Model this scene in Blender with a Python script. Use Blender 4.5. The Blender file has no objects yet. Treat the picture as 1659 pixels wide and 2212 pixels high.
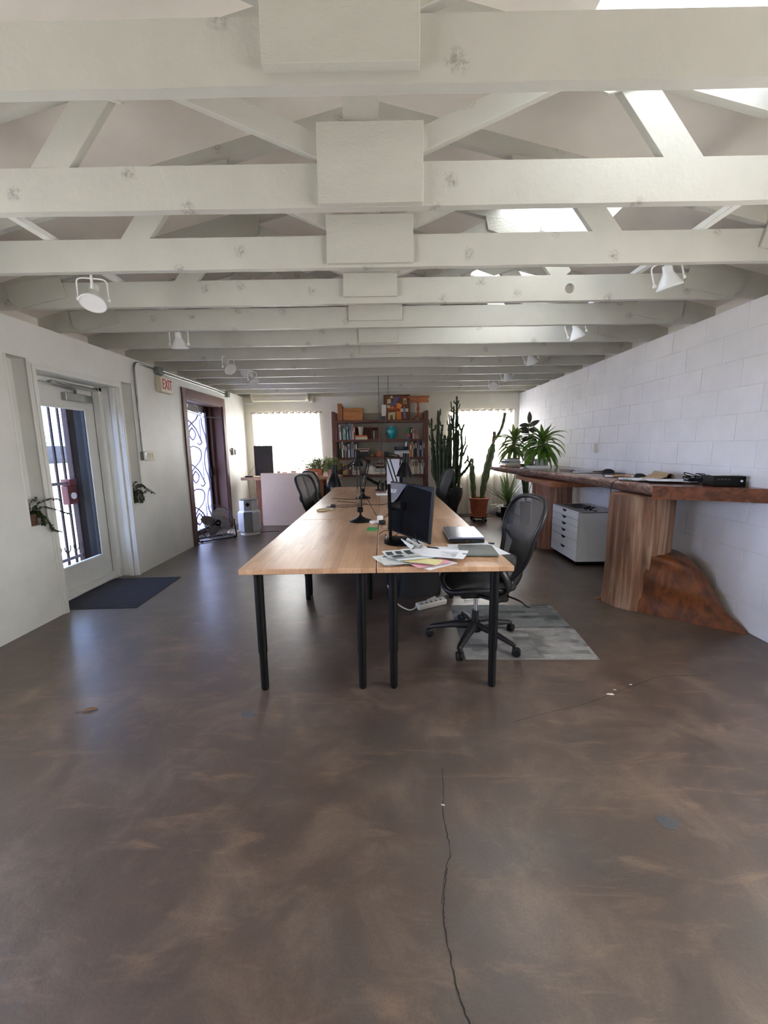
import bpy, bmesh, math, random
from mathutils import Vector, Matrix, Euler
R = random.Random(7)
SC = bpy.context.scene
COL = SC.collection
PI = math.pi
rad = math.radians

# ------------------------------------------------------------------ colours and materials
def lin(h):
    h = h.lstrip('#'); o = []
    for i in (0, 2, 4):
        c = int(h[i:i+2], 16) / 255
        o.append(c / 12.92 if c <= .04045 else ((c + .055) / 1.055) ** 2.4)
    return (o[0], o[1], o[2], 1)
class NT:
    def __init__(s, name):
        s.m = bpy.data.materials.new(name); s.m.use_nodes = True
        s.t = s.m.node_tree; s.t.nodes.clear()
        s.out = s.t.nodes.new('ShaderNodeOutputMaterial')
    def n(s, typ, **kw):
        nd = s.t.nodes.new(typ)
        for k, v in kw.items():
            if k.startswith('i_'):
                key = k[2:].replace('_', ' ')
                nd.inputs[key].default_value = v
            else: setattr(nd, k, v)
        return nd
    def l(s, a, b): s.t.links.new(a, b)
    def coord(s, scale=(1, 1, 1), rot=(0, 0, 0), loc=(0, 0, 0), gen='Object'):
        c = s.n('ShaderNodeTexCoord'); mp = s.n('ShaderNodeMapping')
        mp.inputs['Scale'].default_value = scale; mp.inputs['Rotation'].default_value = rot; mp.inputs['Location'].default_value = loc
        s.l(c.outputs[gen], mp.inputs['Vector']); return mp.outputs['Vector']
    def noise(s, vec, scale, detail=4, rough=.55, dist=0):
        nd = s.n('ShaderNodeTexNoise'); nd.inputs['Scale'].default_value = scale; nd.inputs['Detail'].default_value = detail
        nd.inputs['Roughness'].default_value = rough; nd.inputs['Distortion'].default_value = dist
        s.l(vec, nd.inputs['Vector']); return nd.outputs['Fac']
    def ramp(s, fac, stops, interp='LINEAR'):
        r = s.n('ShaderNodeValToRGB'); e = r.color_ramp.elements; r.color_ramp.interpolation = interp
        while len(e) < len(stops): e.new(.5)
        for el, (p, c) in zip(e, stops):
            el.position = p; el.color = c if len(c) == 4 else (*c, 1)
        s.l(fac, r.inputs['Fac']); return r.outputs['Color']
    def mix(s, fac, a, b, typ='MIX'):
        m = s.n('ShaderNodeMix', data_type='RGBA', blend_type=typ)
        for inp, v in ((m.inputs[0], fac), (m.inputs[6], a), (m.inputs[7], b)):
            if hasattr(v, 'links'): s.l(v, inp)
            else: inp.default_value = v
        return m.outputs[2]
    def math(s, op, a, b=None):
        m = s.n('ShaderNodeMath', operation=op)
        for inp, v in ((m.inputs[0], a), (m.inputs[1], b)):
            if v is None: continue
            if hasattr(v, 'links'): s.l(v, inp)
            else: inp.default_value = v
        return m.outputs[0]
    def bsdf(s, col, rough=.5, metal=0, spec=.5, bump=None, bstr=.2, bdist=.01, coat=0, coatr=.1):
        b = s.n('ShaderNodeBsdfPrincipled')
        for key, v in (('Base Color', col), ('Roughness', rough)):
            if hasattr(v, 'links'): s.l(v, b.inputs[key])
            else: b.inputs[key].default_value = v
        b.inputs['Metallic'].default_value = metal; b.inputs['Specular IOR Level'].default_value = spec
        b.inputs['Coat Weight'].default_value = coat; b.inputs['Coat Roughness'].default_value = coatr
        if bump is not None:
            bp = s.n('ShaderNodeBump'); bp.inputs['Strength'].default_value = bstr; bp.inputs['Distance'].default_value = bdist
            s.l(bump, bp.inputs['Height']); s.l(bp.outputs['Normal'], b.inputs['Normal'])
        s.l(b.outputs[0], s.out.inputs['Surface']); return b
def sc(c, k): return (min(1, c[0]*k), min(1, c[1]*k), min(1, c[2]*k), 1)
_cache = {}
def M(hexc, rough=.5, metal=0, var=.12, vs=9, stretch=(1, 1, 1), bump=0, bs=70, spec=.5, coat=0):
    """plain painted / plastic / metal / paper surface with a little procedural unevenness"""
    key = (hexc, rough, metal, var, vs, stretch, bump, bs, spec, coat)
    if key in _cache: return _cache[key]
    t = NT('surface_' + hexc.strip('#')); c = lin(hexc)
    v = t.coord(stretch); f = t.noise(v, vs, 5)
    col = t.ramp(f, [(.3, sc(c, 1 - var)), (.7, sc(c, 1 + var))])
    bf = t.noise(v, bs, 3) if bump else None
    t.bsdf(col, rough, metal, spec, bf, bump, .004, coat)
    _cache[key] = t.m; return t.m
def wood(hex1, hex2, rough=.45, axis='y', scale=1.0, bump=.15):
    key = ('w', hex1, hex2, rough, axis, scale)
    if key in _cache: return _cache[key]
    t = NT('wood_' + hex1.strip('#'))
    st = {'x': (.7, 9, 9), 'y': (9, .7, 9), 'z': (9, 9, .7)}[axis]
    v = t.coord(tuple(k * scale for k in st))
    f = t.noise(v, 3.2, 7, .62, 1.2); g = t.noise(v, 14, 3, .6)
    col = t.ramp(f, [(.28, lin(hex1)), (.55, sc(lin(hex2), .92)), (.75, lin(hex2))])
    col = t.mix(.18, col, t.ramp(g, [(.4, (.25, .25, .25, 1)), (.6, (1, 1, 1, 1))]), 'MULTIPLY')
    t.bsdf(col, rough, 0, .45, f, bump, .004)
    _cache[key] = t.m; return t.m

def m_floor():
    t = NT('stained_concrete'); v = t.coord()
    big = t.noise(v, .75, 6, .6, .6); mid = t.noise(v, 3.1, 8, .68, .5); fine = t.noise(v, 130, 5, .75)
    vs = t.coord((1.2, 5.5, 1), (0, 0, rad(38))); streak = t.noise(vs, 2.2, 7, .65, .8)
    col = t.ramp(big, [(.3, lin('#372c25')), (.46, lin('#4c3c30')), (.58, lin('#4b433c')), (.72, lin('#664f3d'))])
    col = t.mix(.46, col, t.ramp(mid, [(.3, lin('#2c2420')), (.5, lin('#4f4137')), (.68, lin('#7d6a58'))]))
    sx = t.ramp(streak, [(.55, (0, 0, 0, 1)), (.78, (1, 1, 1, 1))])
    col = t.mix(t.math('MULTIPLY', sx, .45), col, lin('#96785f'))
    col = t.mix(.5, col, t.ramp(fine, [(.36, (.45, .45, .45, 1)), (.62, (1, 1, 1, 1))]), 'MULTIPLY')
    rg = t.n('ShaderNodeMapRange'); rg.inputs['To Min'].default_value = .42; rg.inputs['To Max'].default_value = .55
    t.l(mid, rg.inputs['Value'])
    bm_ = t.math('ADD', t.math('MULTIPLY', t.noise(v, 26, 5, .6, .4), .7), t.math('MULTIPLY', t.noise(v, 7, 3, .5), .6))
    t.bsdf(col, rg.outputs[0], 0, .5, bm_, .2, .012, .62, .28)
    return t.m
def m_butcher():
    t = NT('butcher_block'); c = t.n('ShaderNodeTexCoord'); mp = t.n('ShaderNodeMapping')
    mp.inputs['Rotation'].default_value = (0, 0, rad(90)); t.l(c.outputs['Object'], mp.inputs['Vector'])
    br = t.n('ShaderNodeTexBrick'); br.offset = .37; br.offset_frequency = 2; br.squash = 1
    for k, v in (('Scale', 1.0), ('Mortar Size', .0006), ('Mortar Smooth', .3), ('Bias', 0), ('Brick Width', .42), ('Row Height', .042)): br.inputs[k].default_value = v
    br.inputs['Color1'].default_value = lin('#a98263'); br.inputs['Color2'].default_value = lin('#cda582'); br.inputs['Mortar'].default_value = lin('#8c6b50')
    t.l(mp.outputs['Vector'], br.inputs['Vector'])
    g = t.noise(t.coord((22, 1.3, 22)), 3, 6, .65, .6); w = t.noise(t.coord((1, 1, 1)), 2.5, 4)
    col = t.mix(.35, br.outputs['Color'], t.ramp(g, [(.3, lin('#9d7556')), (.7, lin('#d3ad8a'))]))
    col = t.mix(.3, col, t.ramp(w, [(.3, (.7, .68, .66, 1)), (.7, (1, 1, 1, 1))]), 'MULTIPLY')
    t.bsdf(col, .33, 0, .5, g, .08, .003)
    return t.m
def m_paint(hexc, rough=.5, bump=.25, bs=26, knots=False, axis=(1, 1, 1)):
    t = NT('white_paint_' + hexc.strip('#')); v = t.coord(axis); c = lin(hexc)
    f = t.noise(v, 3, 6, .6); col = t.ramp(f, [(.3, sc(c, .93)), (.7, sc(c, 1.04))])
    b = t.noise(v, bs, 5, .6, .3)
    if knots:
        vo = t.n('ShaderNodeTexVoronoi'); vo.voronoi_dimensions = '2D'; vo.inputs['Scale'].default_value = 2.5; vo.inputs['Randomness'].default_value = 1
        v0 = t.coord((1, 1, 1), (rad(90), 0, 0)); oi = t.n('ShaderNodeObjectInfo'); ad = t.n('ShaderNodeVectorMath', operation='ADD')
        cb = t.n('ShaderNodeCombineXYZ'); t.l(t.math('MULTIPLY', oi.outputs['Random'], 40.0), cb.inputs[0]); t.l(t.math('MULTIPLY', oi.outputs['Random'], 13.0), cb.inputs[1])
        t.l(v0, ad.inputs[0]); t.l(cb.outputs[0], ad.inputs[1]); vv = ad.outputs[0]; dn = t.n('ShaderNodeVectorMath', operation='ADD')
        nz = t.n('ShaderNodeTexNoise'); nz.inputs['Scale'].default_value = 22; t.l(vv, nz.inputs['Vector'])
        sm = t.n('ShaderNodeVectorMath', operation='SCALE'); sm.inputs['Scale'].default_value = .045
        t.l(nz.outputs['Color'], sm.inputs[0]); t.l(vv, dn.inputs[0]); t.l(sm.outputs[0], dn.inputs[1]); t.l(dn.outputs[0], vo.inputs['Vector'])
        kn = t.ramp(vo.outputs['Distance'], [(.03, (1, 1, 1, 1)), (.10, (0, 0, 0, 1))])
        brk = t.ramp(t.noise(v, 60, 4, .7), [(.42, (0, 0, 0, 1)), (.6, (1, 1, 1, 1))])
        kf = t.math('MULTIPLY', kn, brk)
        col = t.mix(t.math('MULTIPLY', kf, .55), col, lin('#4f4a44'))
        b = t.math('SUBTRACT', b, t.math('MULTIPLY', kn, .6))
    t.bsdf(col, rough, 0, .4, b, bump, .006)
    return t.m
def m_stump(c1, c2, c3):
    t = NT('peeled_trunk'); v = t.coord((1, 1, .07)); f = t.noise(v, 17, 8, .62, .4); p = t.noise(t.coord((1, 1, .5)), 2.2, 4, .6, .4)
    col = t.ramp(f, [(.3, lin(c1)), (.5, lin(c2)), (.68, lin(c3))])
    col = t.mix(t.math('MULTIPLY', t.ramp(p, [(.4, (0, 0, 0, 1)), (.7, (1, 1, 1, 1))]), .6), col, lin('#8a5330'))
    t.bsdf(col, .55, 0, .35, f, .9, .03)
    return t.m
def m_root():
    t = NT('oiled_root_wood'); v = t.coord((1, 1, .55)); f = t.noise(v, 5.5, 8, .6, 1.6); g = t.noise(t.coord((6, 1.5, 2)), 4, 5, .6, .6)
    col = t.ramp(f, [(.3, lin('#2b150b')), (.48, lin('#653514')), (.62, lin('#83491f')), (.78, lin('#4a2413'))])
    col = t.mix(.25, col, t.ramp(g, [(.35, (.45, .4, .38, 1)), (.65, (1, 1, 1, 1))]), 'MULTIPLY')
    t.bsdf(col, .4, 0, .45, f, .3, .015)
    return t.m
def m_slab():
    t = NT('redwood_slab'); v = t.coord((7, 1, 7)); f = t.noise(v, 2.2, 7, .6, 1.2); k = t.noise(t.coord(), 3, 4)
    col = t.ramp(f, [(.3, lin('#3b1d12')), (.5, lin('#66351f')), (.7, lin('#7d4830'))])
    col = t.mix(.3, col, t.ramp(k, [(.35, (.35, .3, .28, 1)), (.65, (1, 1, 1, 1))]), 'MULTIPLY')
    t.bsdf(col, .25, 0, .5, f, .08, .004, .3)
    return t.m
def m_bark():
    t = NT('live_edge'); v = t.coord((2.4, .8, 2)); f = t.noise(v, 9, 8, .7, .8)
    col = t.ramp(f, [(.3, lin('#4e382e')), (.48, lin('#957464')), (.66, lin('#c7b0a2'))])
    t.bsdf(col, .45, 0, .45, f, .6, .02)
    return t.m
def m_glass(tint=(1, 1, 1, 1), gl=.1):
    t = NT('window_glass'); tr = t.n('ShaderNodeBsdfTransparent'); tr.inputs['Color'].default_value = tint
    g = t.n('ShaderNodeBsdfGlossy'); g.inputs['Roughness'].default_value = .03
    fr = t.n('ShaderNodeFresnel'); fr.inputs['IOR'].default_value = 1.45
    ge = t.n('ShaderNodeNewGeometry'); k = t.math('MULTIPLY', fr.outputs[0], t.math('SUBTRACT', 1.0, ge.outputs['Backfacing']))
    mx = t.n('ShaderNodeMixShader'); t.l(k, mx.inputs[0]); t.l(tr.outputs[0], mx.inputs[1]); t.l(g.outputs[0], mx.inputs[2])
    t.l(mx.outputs[0], t.out.inputs['Surface']); return t.m
def m_sheer(hexc, see=.35, weave=True, name='sheer_cloth'):
    t = NT(name); c = lin(hexc); tr = t.n('ShaderNodeBsdfTransparent')
    tl = t.n('ShaderNodeBsdfTranslucent'); df = t.n('ShaderNodeBsdfDiffuse')
    v = t.coord(); f = t.noise(v, 40, 3); col = t.ramp(f, [(.3, sc(c, .94)), (.7, sc(c, 1.03))])
    t.l(col, tl.inputs['Color']); t.l(col, df.inputs['Color'])
    a = t.n('ShaderNodeMixShader'); a.inputs[0].default_value = .3; t.l(tl.outputs[0], a.inputs[1]); t.l(df.outputs[0], a.inputs[2])
    b = t.n('ShaderNodeMixShader'); b.inputs[0].default_value = see; t.l(a.outputs[0], b.inputs[1]); t.l(tr.outputs[0], b.inputs[2])
    t.l(b.outputs[0], t.out.inputs['Surface']); return t.m
def m_leaf(h1, h2, sheen=.4):
    key = ('leaf', h1, h2)
    if key in _cache: return _cache[key]
    t = NT('leaf_' + h1.strip('#')); v = t.coord(); f = t.noise(v, 14, 5, .6)
    col = t.ramp(f, [(.3, lin(h1)), (.7, lin(h2))])
    b = t.n('ShaderNodeBsdfPrincipled'); t.l(col, b.inputs['Base Color']); b.inputs['Roughness'].default_value = sheen
    tl = t.n('ShaderNodeBsdfTranslucent'); t.l(col, tl.inputs['Color'])
    mx = t.n('ShaderNodeMixShader'); mx.inputs[0].default_value = .28; t.l(b.outputs[0], mx.inputs[1]); t.l(tl.outputs[0], mx.inputs[2])
    t.l(mx.outputs[0], t.out.inputs['Surface']); _cache[key] = t.m; return t.m
def m_rug(a, b, c, seed):
    t = NT('carpet_tile'); v = t.coord((1, 1, 1), (0, 0, 0), (seed, seed * .7, 0))
    br = t.n('ShaderNodeTexBrick'); br.offset = .43
    for k, x in (('Scale', 1), ('Mortar Size', 0.0), ('Brick Width', .23), ('Row Height', .052), ('Bias', 0)): br.inputs[k].default_value = x
    br.inputs['Color1'].default_value = sc(lin(a), 1.15); br.inputs['Color2'].default_value = sc(lin(b), .62); t.l(v, br.inputs['Vector'])
    f = t.noise(t.coord((3, 42, 1)), 4, 6, .75); p = t.noise(t.coord(), 3.5, 3); s2 = t.noise(t.coord(), 420, 2)
    col = t.mix(t.ramp(p, [(.45, (0, 0, 0, 1)), (.55, (.45, .45, .45, 1))]), br.outputs['Color'], lin(c))
    col = t.mix(.6, col, t.ramp(f, [(.35, (.38, .38, .38, 1)), (.62, (1, 1, 1, 1))]), 'MULTIPLY')
    t.bsdf(col, .95, 0, .1, s2, .6, .004); return t.m

WALL = m_paint('#e4e4df', .45, .35, 14)
BLOCK = m_paint('#e8e6e6', .55, .35, 60)
BACKW = m_paint('#e2dfd3', .6, .12, 30)
TRUSS = m_paint('#bcbbb2', .5, .3, 30, True, (1, 1, 1))
PLATE = m_paint('#bdbcb2', .5, .5, 45, False, (1, 1, 2))
DECK = m_paint('#e6dfd6', .6, .2, 20)
WHITE = M('#e6e6e2', .4, 0, .03)
TRIMW = m_paint('#e2e2de', .35, .12, 30)
BLACK = M('#060606', .5, 0, .2, spec=.22)
BLACKG = M('#060607', .4, 0, .15, spec=.16)
BLKPL = M('#0f0f11', .5, 0, .2, bump=.1, bs=200, spec=.3)
CHROME = M('#b9bcc0', .22, 1, .05)
STEEL = M('#a6aaa8', .35, 1, .08)
GALV = M('#8f9490', .38, .9, .15)
BROWNP = m_paint('#5d4038', .5, .2, 30)
SHELFW = wood('#41231a', '#6b4034', .45, 'x')
SHELFP = wood('#41231a', '#70463a', .45, 'z')
PINE = wood('#8a5228', '#b9793f', .45, 'x')
TERRA = M('#ba6a4c', .7, 0, .15, bump=.2, bs=40)
SOIL = M('#2a211b', .95, 0, .4, 40, bump=.8, bs=60)
BUTCH = m_butcher()
BARK = m_bark(); SLABM = m_slab(); STUMP = m_stump('#4c3226', '#93705a', '#bda592'); ROOTM = m_root()
GLASS = m_glass()
PAPER = M('#e4e6ea', .6, 0, .03)
# ------------------------------------------------------------------ geometry kit
class MB:
    def __init__(s): s.bm = bmesh.new(); s.mi = 0
    def _f(s, vs, sm=True):
        try:
            f = s.bm.faces.new(vs); f.material_index = s.mi; f.smooth = sm; return f
        except ValueError: return None
    def obox(s, c, size, rot=(0, 0, 0), bev=0, seg=2):
        mt = Matrix.Translation(c) @ Euler(rot).to_matrix().to_4x4()
        vs = [s.bm.verts.new(mt @ Vector((x*size[0]/2, y*size[1]/2, z*size[2]/2))) for x in (-1, 1) for y in (-1, 1) for z in (-1, 1)]
        fs = [s._f([vs[i] for i in q]) for q in ((0, 1, 3, 2), (4, 6, 7, 5), (0, 4, 5, 1), (2, 3, 7, 6), (0, 2, 6, 4), (1, 5, 7, 3))]
        if bev:
            es = list({e for f in fs for e in f.edges})
            r = bmesh.ops.bevel(s.bm, geom=es, offset=min(bev, min(size) * .45), segments=seg, affect='EDGES', profile=.5)
            for f in r['faces']: f.material_index = s.mi; f.smooth = True
        return s
    def box(s, a, b, bev=0, seg=2):
        return s.obox([(a[i]+b[i])/2 for i in range(3)], [abs(b[i]-a[i]) for i in range(3)], (0, 0, 0), bev, seg)
    def tube(s, pts, r, n=8, cap=True, closed=False, star=None, flat=1):
        pts = [Vector(p) for p in pts]; N = len(pts)
        rs = r if isinstance(r, (list, tuple)) else [r] * N
        up = None; rings = []
        for i, p in enumerate(pts):
            a = pts[i-1] if (i or closed) else p; b = pts[(i+1) % N] if (i < N-1 or closed) else p
            d = (b - a).normalized() if (b - a).length else Vector((0, 0, 1))
            if up is None: up = d.orthogonal().normalized()
            else:
                up = up - d * up.dot(d)
                up = up.normalized() if up.length > 1e-6 else d.orthogonal().normalized()
            sd = d.cross(up)
            ring = []
            for k in range(n):
                an = 2*PI*k/n; rr = rs[i] * ((star if k % 2 else 1) if star else 1)
                ring.append(s.bm.verts.new(p + (up*math.cos(an) + sd*math.sin(an)*flat) * rr))
            rings.append(ring)
        for i in range(N if closed else N-1):
            A, B = rings[i], rings[(i+1) % N]
            for k in range(n): s._f([A[k], A[(k+1) % n], B[(k+1) % n], B[k]])
        if cap and not closed: s._f(rings[0][::-1]); s._f(rings[-1])
        return s
    def cyl(s, p0, p1, r0, r1=None, n=20): return s.tube([p0, p1], [r0, r0 if r1 is None else r1], n)
    def lathe(s, prof, c=(0, 0, 0), n=28, sx=1, sy=1, rot=None, ang0=0):
        mt = Matrix.Translation(c) @ (rot.to_4x4() if rot is not None else Matrix.Identity(4)); rings = []
        for r, z in prof:
            if r < 1e-5: rings.append([s.bm.verts.new(mt @ Vector((0, 0, z)))])
            else: rings.append([s.bm.verts.new(mt @ Vector((r*sx*math.cos(ang0+2*PI*k/n), r*sy*math.sin(ang0+2*PI*k/n), z))) for k in range(n)])
        for A, B in zip(rings, rings[1:]):
            for k in range(n):
                q = [A[k % len(A)], A[(k+1) % len(A)], B[(k+1) % len(B)], B[k % len(B)]]
                u = []
                for v in q:
                    if v not in u: u.append(v)
                if len(u) > 2: s._f(u)
        return s
    def prism(s, poly, vec, bev=0):
        vec = Vector(vec); a = [s.bm.verts.new(Vector(p)) for p in poly]; b = [s.bm.verts.new(Vector(p) + vec) for p in poly]
        fs = [s._f(a, False), s._f(b[::-1], False)]; n = len(a)
        for i in range(n): fs.append(s._f([a[i], b[i], b[(i+1) % n], a[(i+1) % n]]))
        if bev:
            es = list({e for f in fs if f for e in f.edges})
            r = bmesh.ops.bevel(s.bm, geom=es, offset=bev, segments=2, affect='EDGES', profile=.5)
            for f in r['faces']: f.material_index = s.mi; f.smooth = True
        return s
    def grid(s, fn, nu, nv, cu=False, cv=False):
        g = [[s.bm.verts.new(Vector(fn(i/(nu if cu else nu-1), j/(nv if cv else nv-1)))) for j in range(nv)] for i in range(nu)]
        for i in range(nu if cu else nu-1):
            for j in range(nv if cv else nv-1):
                s._f([g[i][j], g[(i+1) % nu][j], g[(i+1) % nu][(j+1) % nv], g[i][(j+1) % nv]])
        return g
    def sphere(s, c, r, nu=16, nv=10):
        r = r if isinstance(r, (tuple, list)) else (r, r, r)
        prof = [(max(0, math.sin(PI*i/nv)), -math.cos(PI*i/nv)) for i in range(nv+1)]
        rings = s.lathe([(p, z) for p, z in prof], (0, 0, 0), nu) if False else None
        g = []
        for p, z in prof:
            if p < 1e-5: g.append([s.bm.verts.new(Vector((c[0], c[1], c[2]+z*r[2])))])
            else: g.append([s.bm.verts.new(Vector((c[0]+r[0]*p*math.cos(2*PI*k/nu), c[1]+r[1]*p*math.sin(2*PI*k/nu), c[2]+z*r[2]))) for k in range(nu)])
        for A, B in zip(g, g[1:]):
            for k in range(nu):
                u = []
                for v in (A[k % len(A)], A[(k+1) % len(A)], B[(k+1) % len(B)], B[k % len(B)]):
                    if v not in u: u.append(v)
                if len(u) > 2: s._f(u)
        return s
    def leaf(s, base, d, L, w, droop=.3, n=7, fold=.25, curl=0, prof=None, nv=(0, 0, 1)):
        """a blade: starts along d, droops under gravity; folded along its midrib"""
        p = Vector(base); d = Vector(d).normalized(); rows = []
        for i in range(n+1):
            t = i / n
            ww = w * (prof(t) if prof else (math.sin(PI * min(1, .12 + .88*t)) ** .8)) * .5
            side = d.cross(Vector(nv))
            side = side.normalized() if side.length > .05 else Vector((math.cos(curl), math.sin(curl), 0))
            nrm = side.cross(d).normalized()
            rows.append([s.bm.verts.new(p + side*ww + nrm*ww*fold), s.bm.verts.new(p), s.bm.verts.new(p - side*ww + nrm*ww*fold)])
            d = (d + Vector((0, 0, -1)) * droop / n * (1 + t)).normalized(); p = p + d * (L / n)
        for a, b in zip(rows, rows[1:]):
            s._f([a[0], a[1], b[1], b[0]]); s._f([a[1], a[2], b[2], b[1]])
        return s
    def build(s, name, mat, parent=None, sharp=50, weld=False):
        bm = s.bm
        if weld: bmesh.ops.remove_doubles(bm, verts=bm.verts[:], dist=1e-4)
        bmesh.ops.recalc_face_normals(bm, faces=bm.faces[:])
        me = bpy.data.meshes.new(name); bm.to_mesh(me); bm.free()
        me.set_sharp_from_angle(angle=rad(sharp))
        for m in (mat if isinstance(mat, (list, tuple)) else [mat]): me.materials.append(m)
        o = bpy.data.objects.new(name, me); COL.objects.link(o)
        wn = o.modifiers.new('weighted_normals', 'WEIGHTED_NORMAL'); wn.keep_sharp = True; wn.weight = 90
        if parent is not None: o.parent = parent
        return o
def mb(): return MB()
def tag(o, label, cat, group=None):
    o['label'] = label; o['category'] = cat
    if group: o['group'] = group
    return o
def thing(name, label, cat, loc=(0, 0, 0), rz=0, group=None, rot=None):
    o = bpy.data.objects.new(name, None); COL.objects.link(o); o.empty_display_size = .1
    o.location = loc; o.rotation_euler = rot if rot else (0, 0, rz)
    return tag(o, label, cat, group)
def struct(o): o['kind'] = 'structure'; return o
def lab(o, t): o['label'] = t; return o
def place(o, loc, rz=0, rot=None):
    o.location = loc; o.rotation_euler = rot if rot else (0, 0, rz); return o
def tree(o, parent=None):
    c = o.copy(); COL.objects.link(c)
    if parent is not None: c.parent = parent
    for ch in list(o.children): tree(ch, c)
    return c
def dup(o, loc, rz, label, group=None):
    c = tree(o); c.location = loc; c.rotation_euler = (0, 0, rz); c['label'] = label
    if group: c['group'] = group
    return c
def text_bm(body, size, ext):
    cu = bpy.data.curves.new('t', 'FONT'); cu.body = body; cu.size = size; cu.extrude = ext; cu.align_x = 'CENTER'; cu.align_y = 'CENTER'
    o = bpy.data.objects.new('t', cu); COL.objects.link(o)
    dg = bpy.context.evaluated_depsgraph_get(); me = bpy.data.meshes.new_from_object(o.evaluated_get(dg))
    bpy.data.objects.remove(o); bpy.data.curves.remove(cu)
    return me
def text_obj(name, body, size, ext, mat, parent, mtx):
    me = text_bm(body, size, ext); me.transform(mtx); me.materials.append(mat); me.name = name
    o = bpy.data.objects.new(name, me); COL.objects.link(o); o.parent = parent; return o
def spline(pts, n=6):
    pts = [Vector(p) for p in pts]; out = []
    for i in range(len(pts)-1):
        p0 = pts[max(0, i-1)]; p1 = pts[i]; p2 = pts[i+1]; p3 = pts[min(len(pts)-1, i+2)]
        for k in range(n):
            t = k/n
            out.append(.5*((2*p1) + (p2-p0)*t + (2*p0-5*p1+4*p2-p3)*t*t + (3*p1-p0-3*p2+p3)*t**3))
    out.append(pts[-1]); return out
ORD = ['first', 'second', 'third', 'fourth', 'fifth', 'sixth', 'seventh', 'eighth', 'ninth', 'tenth', 'eleventh', 'twelfth', 'thirteenth', 'fourteenth', 'fifteenth', 'sixteenth', 'seventeenth', 'eighteenth', 'nineteenth']

# ------------------------------------------------------------------ the room, metres: x right, y away, z up
XL, XR, YB, YF, H = -2.813, 2.662, 8.40, -3.0, 2.406
XC, SL = -.07, .25
def zl(x): return 3.157 - SL*abs(x - XC)          # under edge of the sloping chords
def zd(x): return 3.249 - SL*abs(x - XC)          # under side of the roof boards

fl = mb(); fl.box((XL-.9, YF-.2, -.12), (XR+.3, YB+.3, 0)); FLOOR = struct(fl.build('floor', m_floor()))
ck = mb()
def crack(pts, w):
    pts = spline([(x, y, .0012) for x, y in pts], 7)
    prev = None
    for i, p in enumerate(pts):
        d = (pts[min(i+1, len(pts)-1)] - pts[max(i-1, 0)]).normalized(); sd = Vector((-d.y, d.x, 0)); ww = w*(.5+.7*R.random()); j = Vector((R.uniform(-1, 1), R.uniform(-1, 1), 0))*.0025
        cur = [ck.bm.verts.new(p + j + sd*ww), ck.bm.verts.new(p + j - sd*ww)]
        if prev: ck._f([prev[0], prev[1], cur[1], cur[0]])
        prev = cur
crack([(.231, 1.60), (.215, 1.45), (.203, 1.38), (.205, 1.3), (.208, 1.22), (.188, 1.178), (.17, 1.1), (.160, 1.052), (.155, 1.0), (.162, .915), (.168, .86), (.188, .794), (.21, .74), (.25, .6)], .0016)
crack([(.19, 1.17), (.168, 1.12), (.156, 1.06)], .001)
crack([(.637, 1.90), (.8, 1.96), (1.0, 2.02), (1.13, 2.07), (1.2, 2.1), (1.255, 2.128), (1.5, 2.24), (1.65, 2.3), (1.80, 2.307), (1.95, 2.31)], .0011)
struct(ck.build('crack', M('#17120f', .9), FLOOR))
for n_, ps in (('filled_chip', [(1.255, 2.128, .03), (1.30, 2.17, .012), (1.42, 2.22, .012), (.208, 1.415, .012)]),):
    c_ = mb()
    for x, y, r in ps: c_.prism([(x + r*R.uniform(.4, 1)*math.cos(a), y + .5*r*R.uniform(.4, 1)*math.sin(a), .0006) for a in [k*PI/4 for k in range(8)]], (0, 0, .0008))
    struct(c_.build(n_, M('#b9b0a0', .8), FLOOR))
c_ = mb()
for x, y, r in ((1.03, 1.33, .05), (1.33, .97, .035), (-.60, 3.02, .03), (-.55, 3.25, .022), (-.5, 3.55, .02), (-.58, 2.96, .03), (-.75, 1.98, .05)):
    c_.prism([(x + r*R.uniform(.6, 1)*math.cos(a), y + .7*r*R.uniform(.6, 1)*math.sin(a), .0004) for a in [k*PI/5 for k in range(10)]], (0, 0, .0006))
struct(c_.build('patch', M('#46474a', .4, 0, .2), FLOOR))

# left wall: cells round two doors and two niches
XO = -3.30
w = mb()
ys = [YF, -.6, 1.9, 3.165, 3.352, 3.41, 4.452, 4.50, 4.70, 5.93, 7.235, YB]
WS = (-.6, 1.9, .81, 2.05)  # opening for the added window in each side wall
zs = [0, .81, 2.05, 2.12, H]
def solid(y, z):
    if WS[0] < y < WS[1] and WS[2] < z < WS[3]: return 0
    if 3.41 < y < 4.452 and z < 2.05: return 0
    if 5.93 < y < 7.235 and z < 2.12: return 0
    if (3.165 < y < 3.352 or 4.50 < y < 4.70) and .81 < z < 2.12: return 2
    return 1
for y0, y1 in zip(ys, ys[1:]):
    z = 0
    while z < len(zs)-1:
        k = solid((y0+y1)/2, (zs[z]+zs[z+1])/2); z2 = z
        while z2+1 < len(zs)-1 and solid((y0+y1)/2, (zs[z2+1]+zs[z2+2])/2) == k: z2 += 1
        if k: w.box((XO, y0, zs[z]), (XL if k == 1 else XL-.12, y1, zs[z2+1]))
        z = z2+1
struct(w.build('wall_left', WALL))
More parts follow.
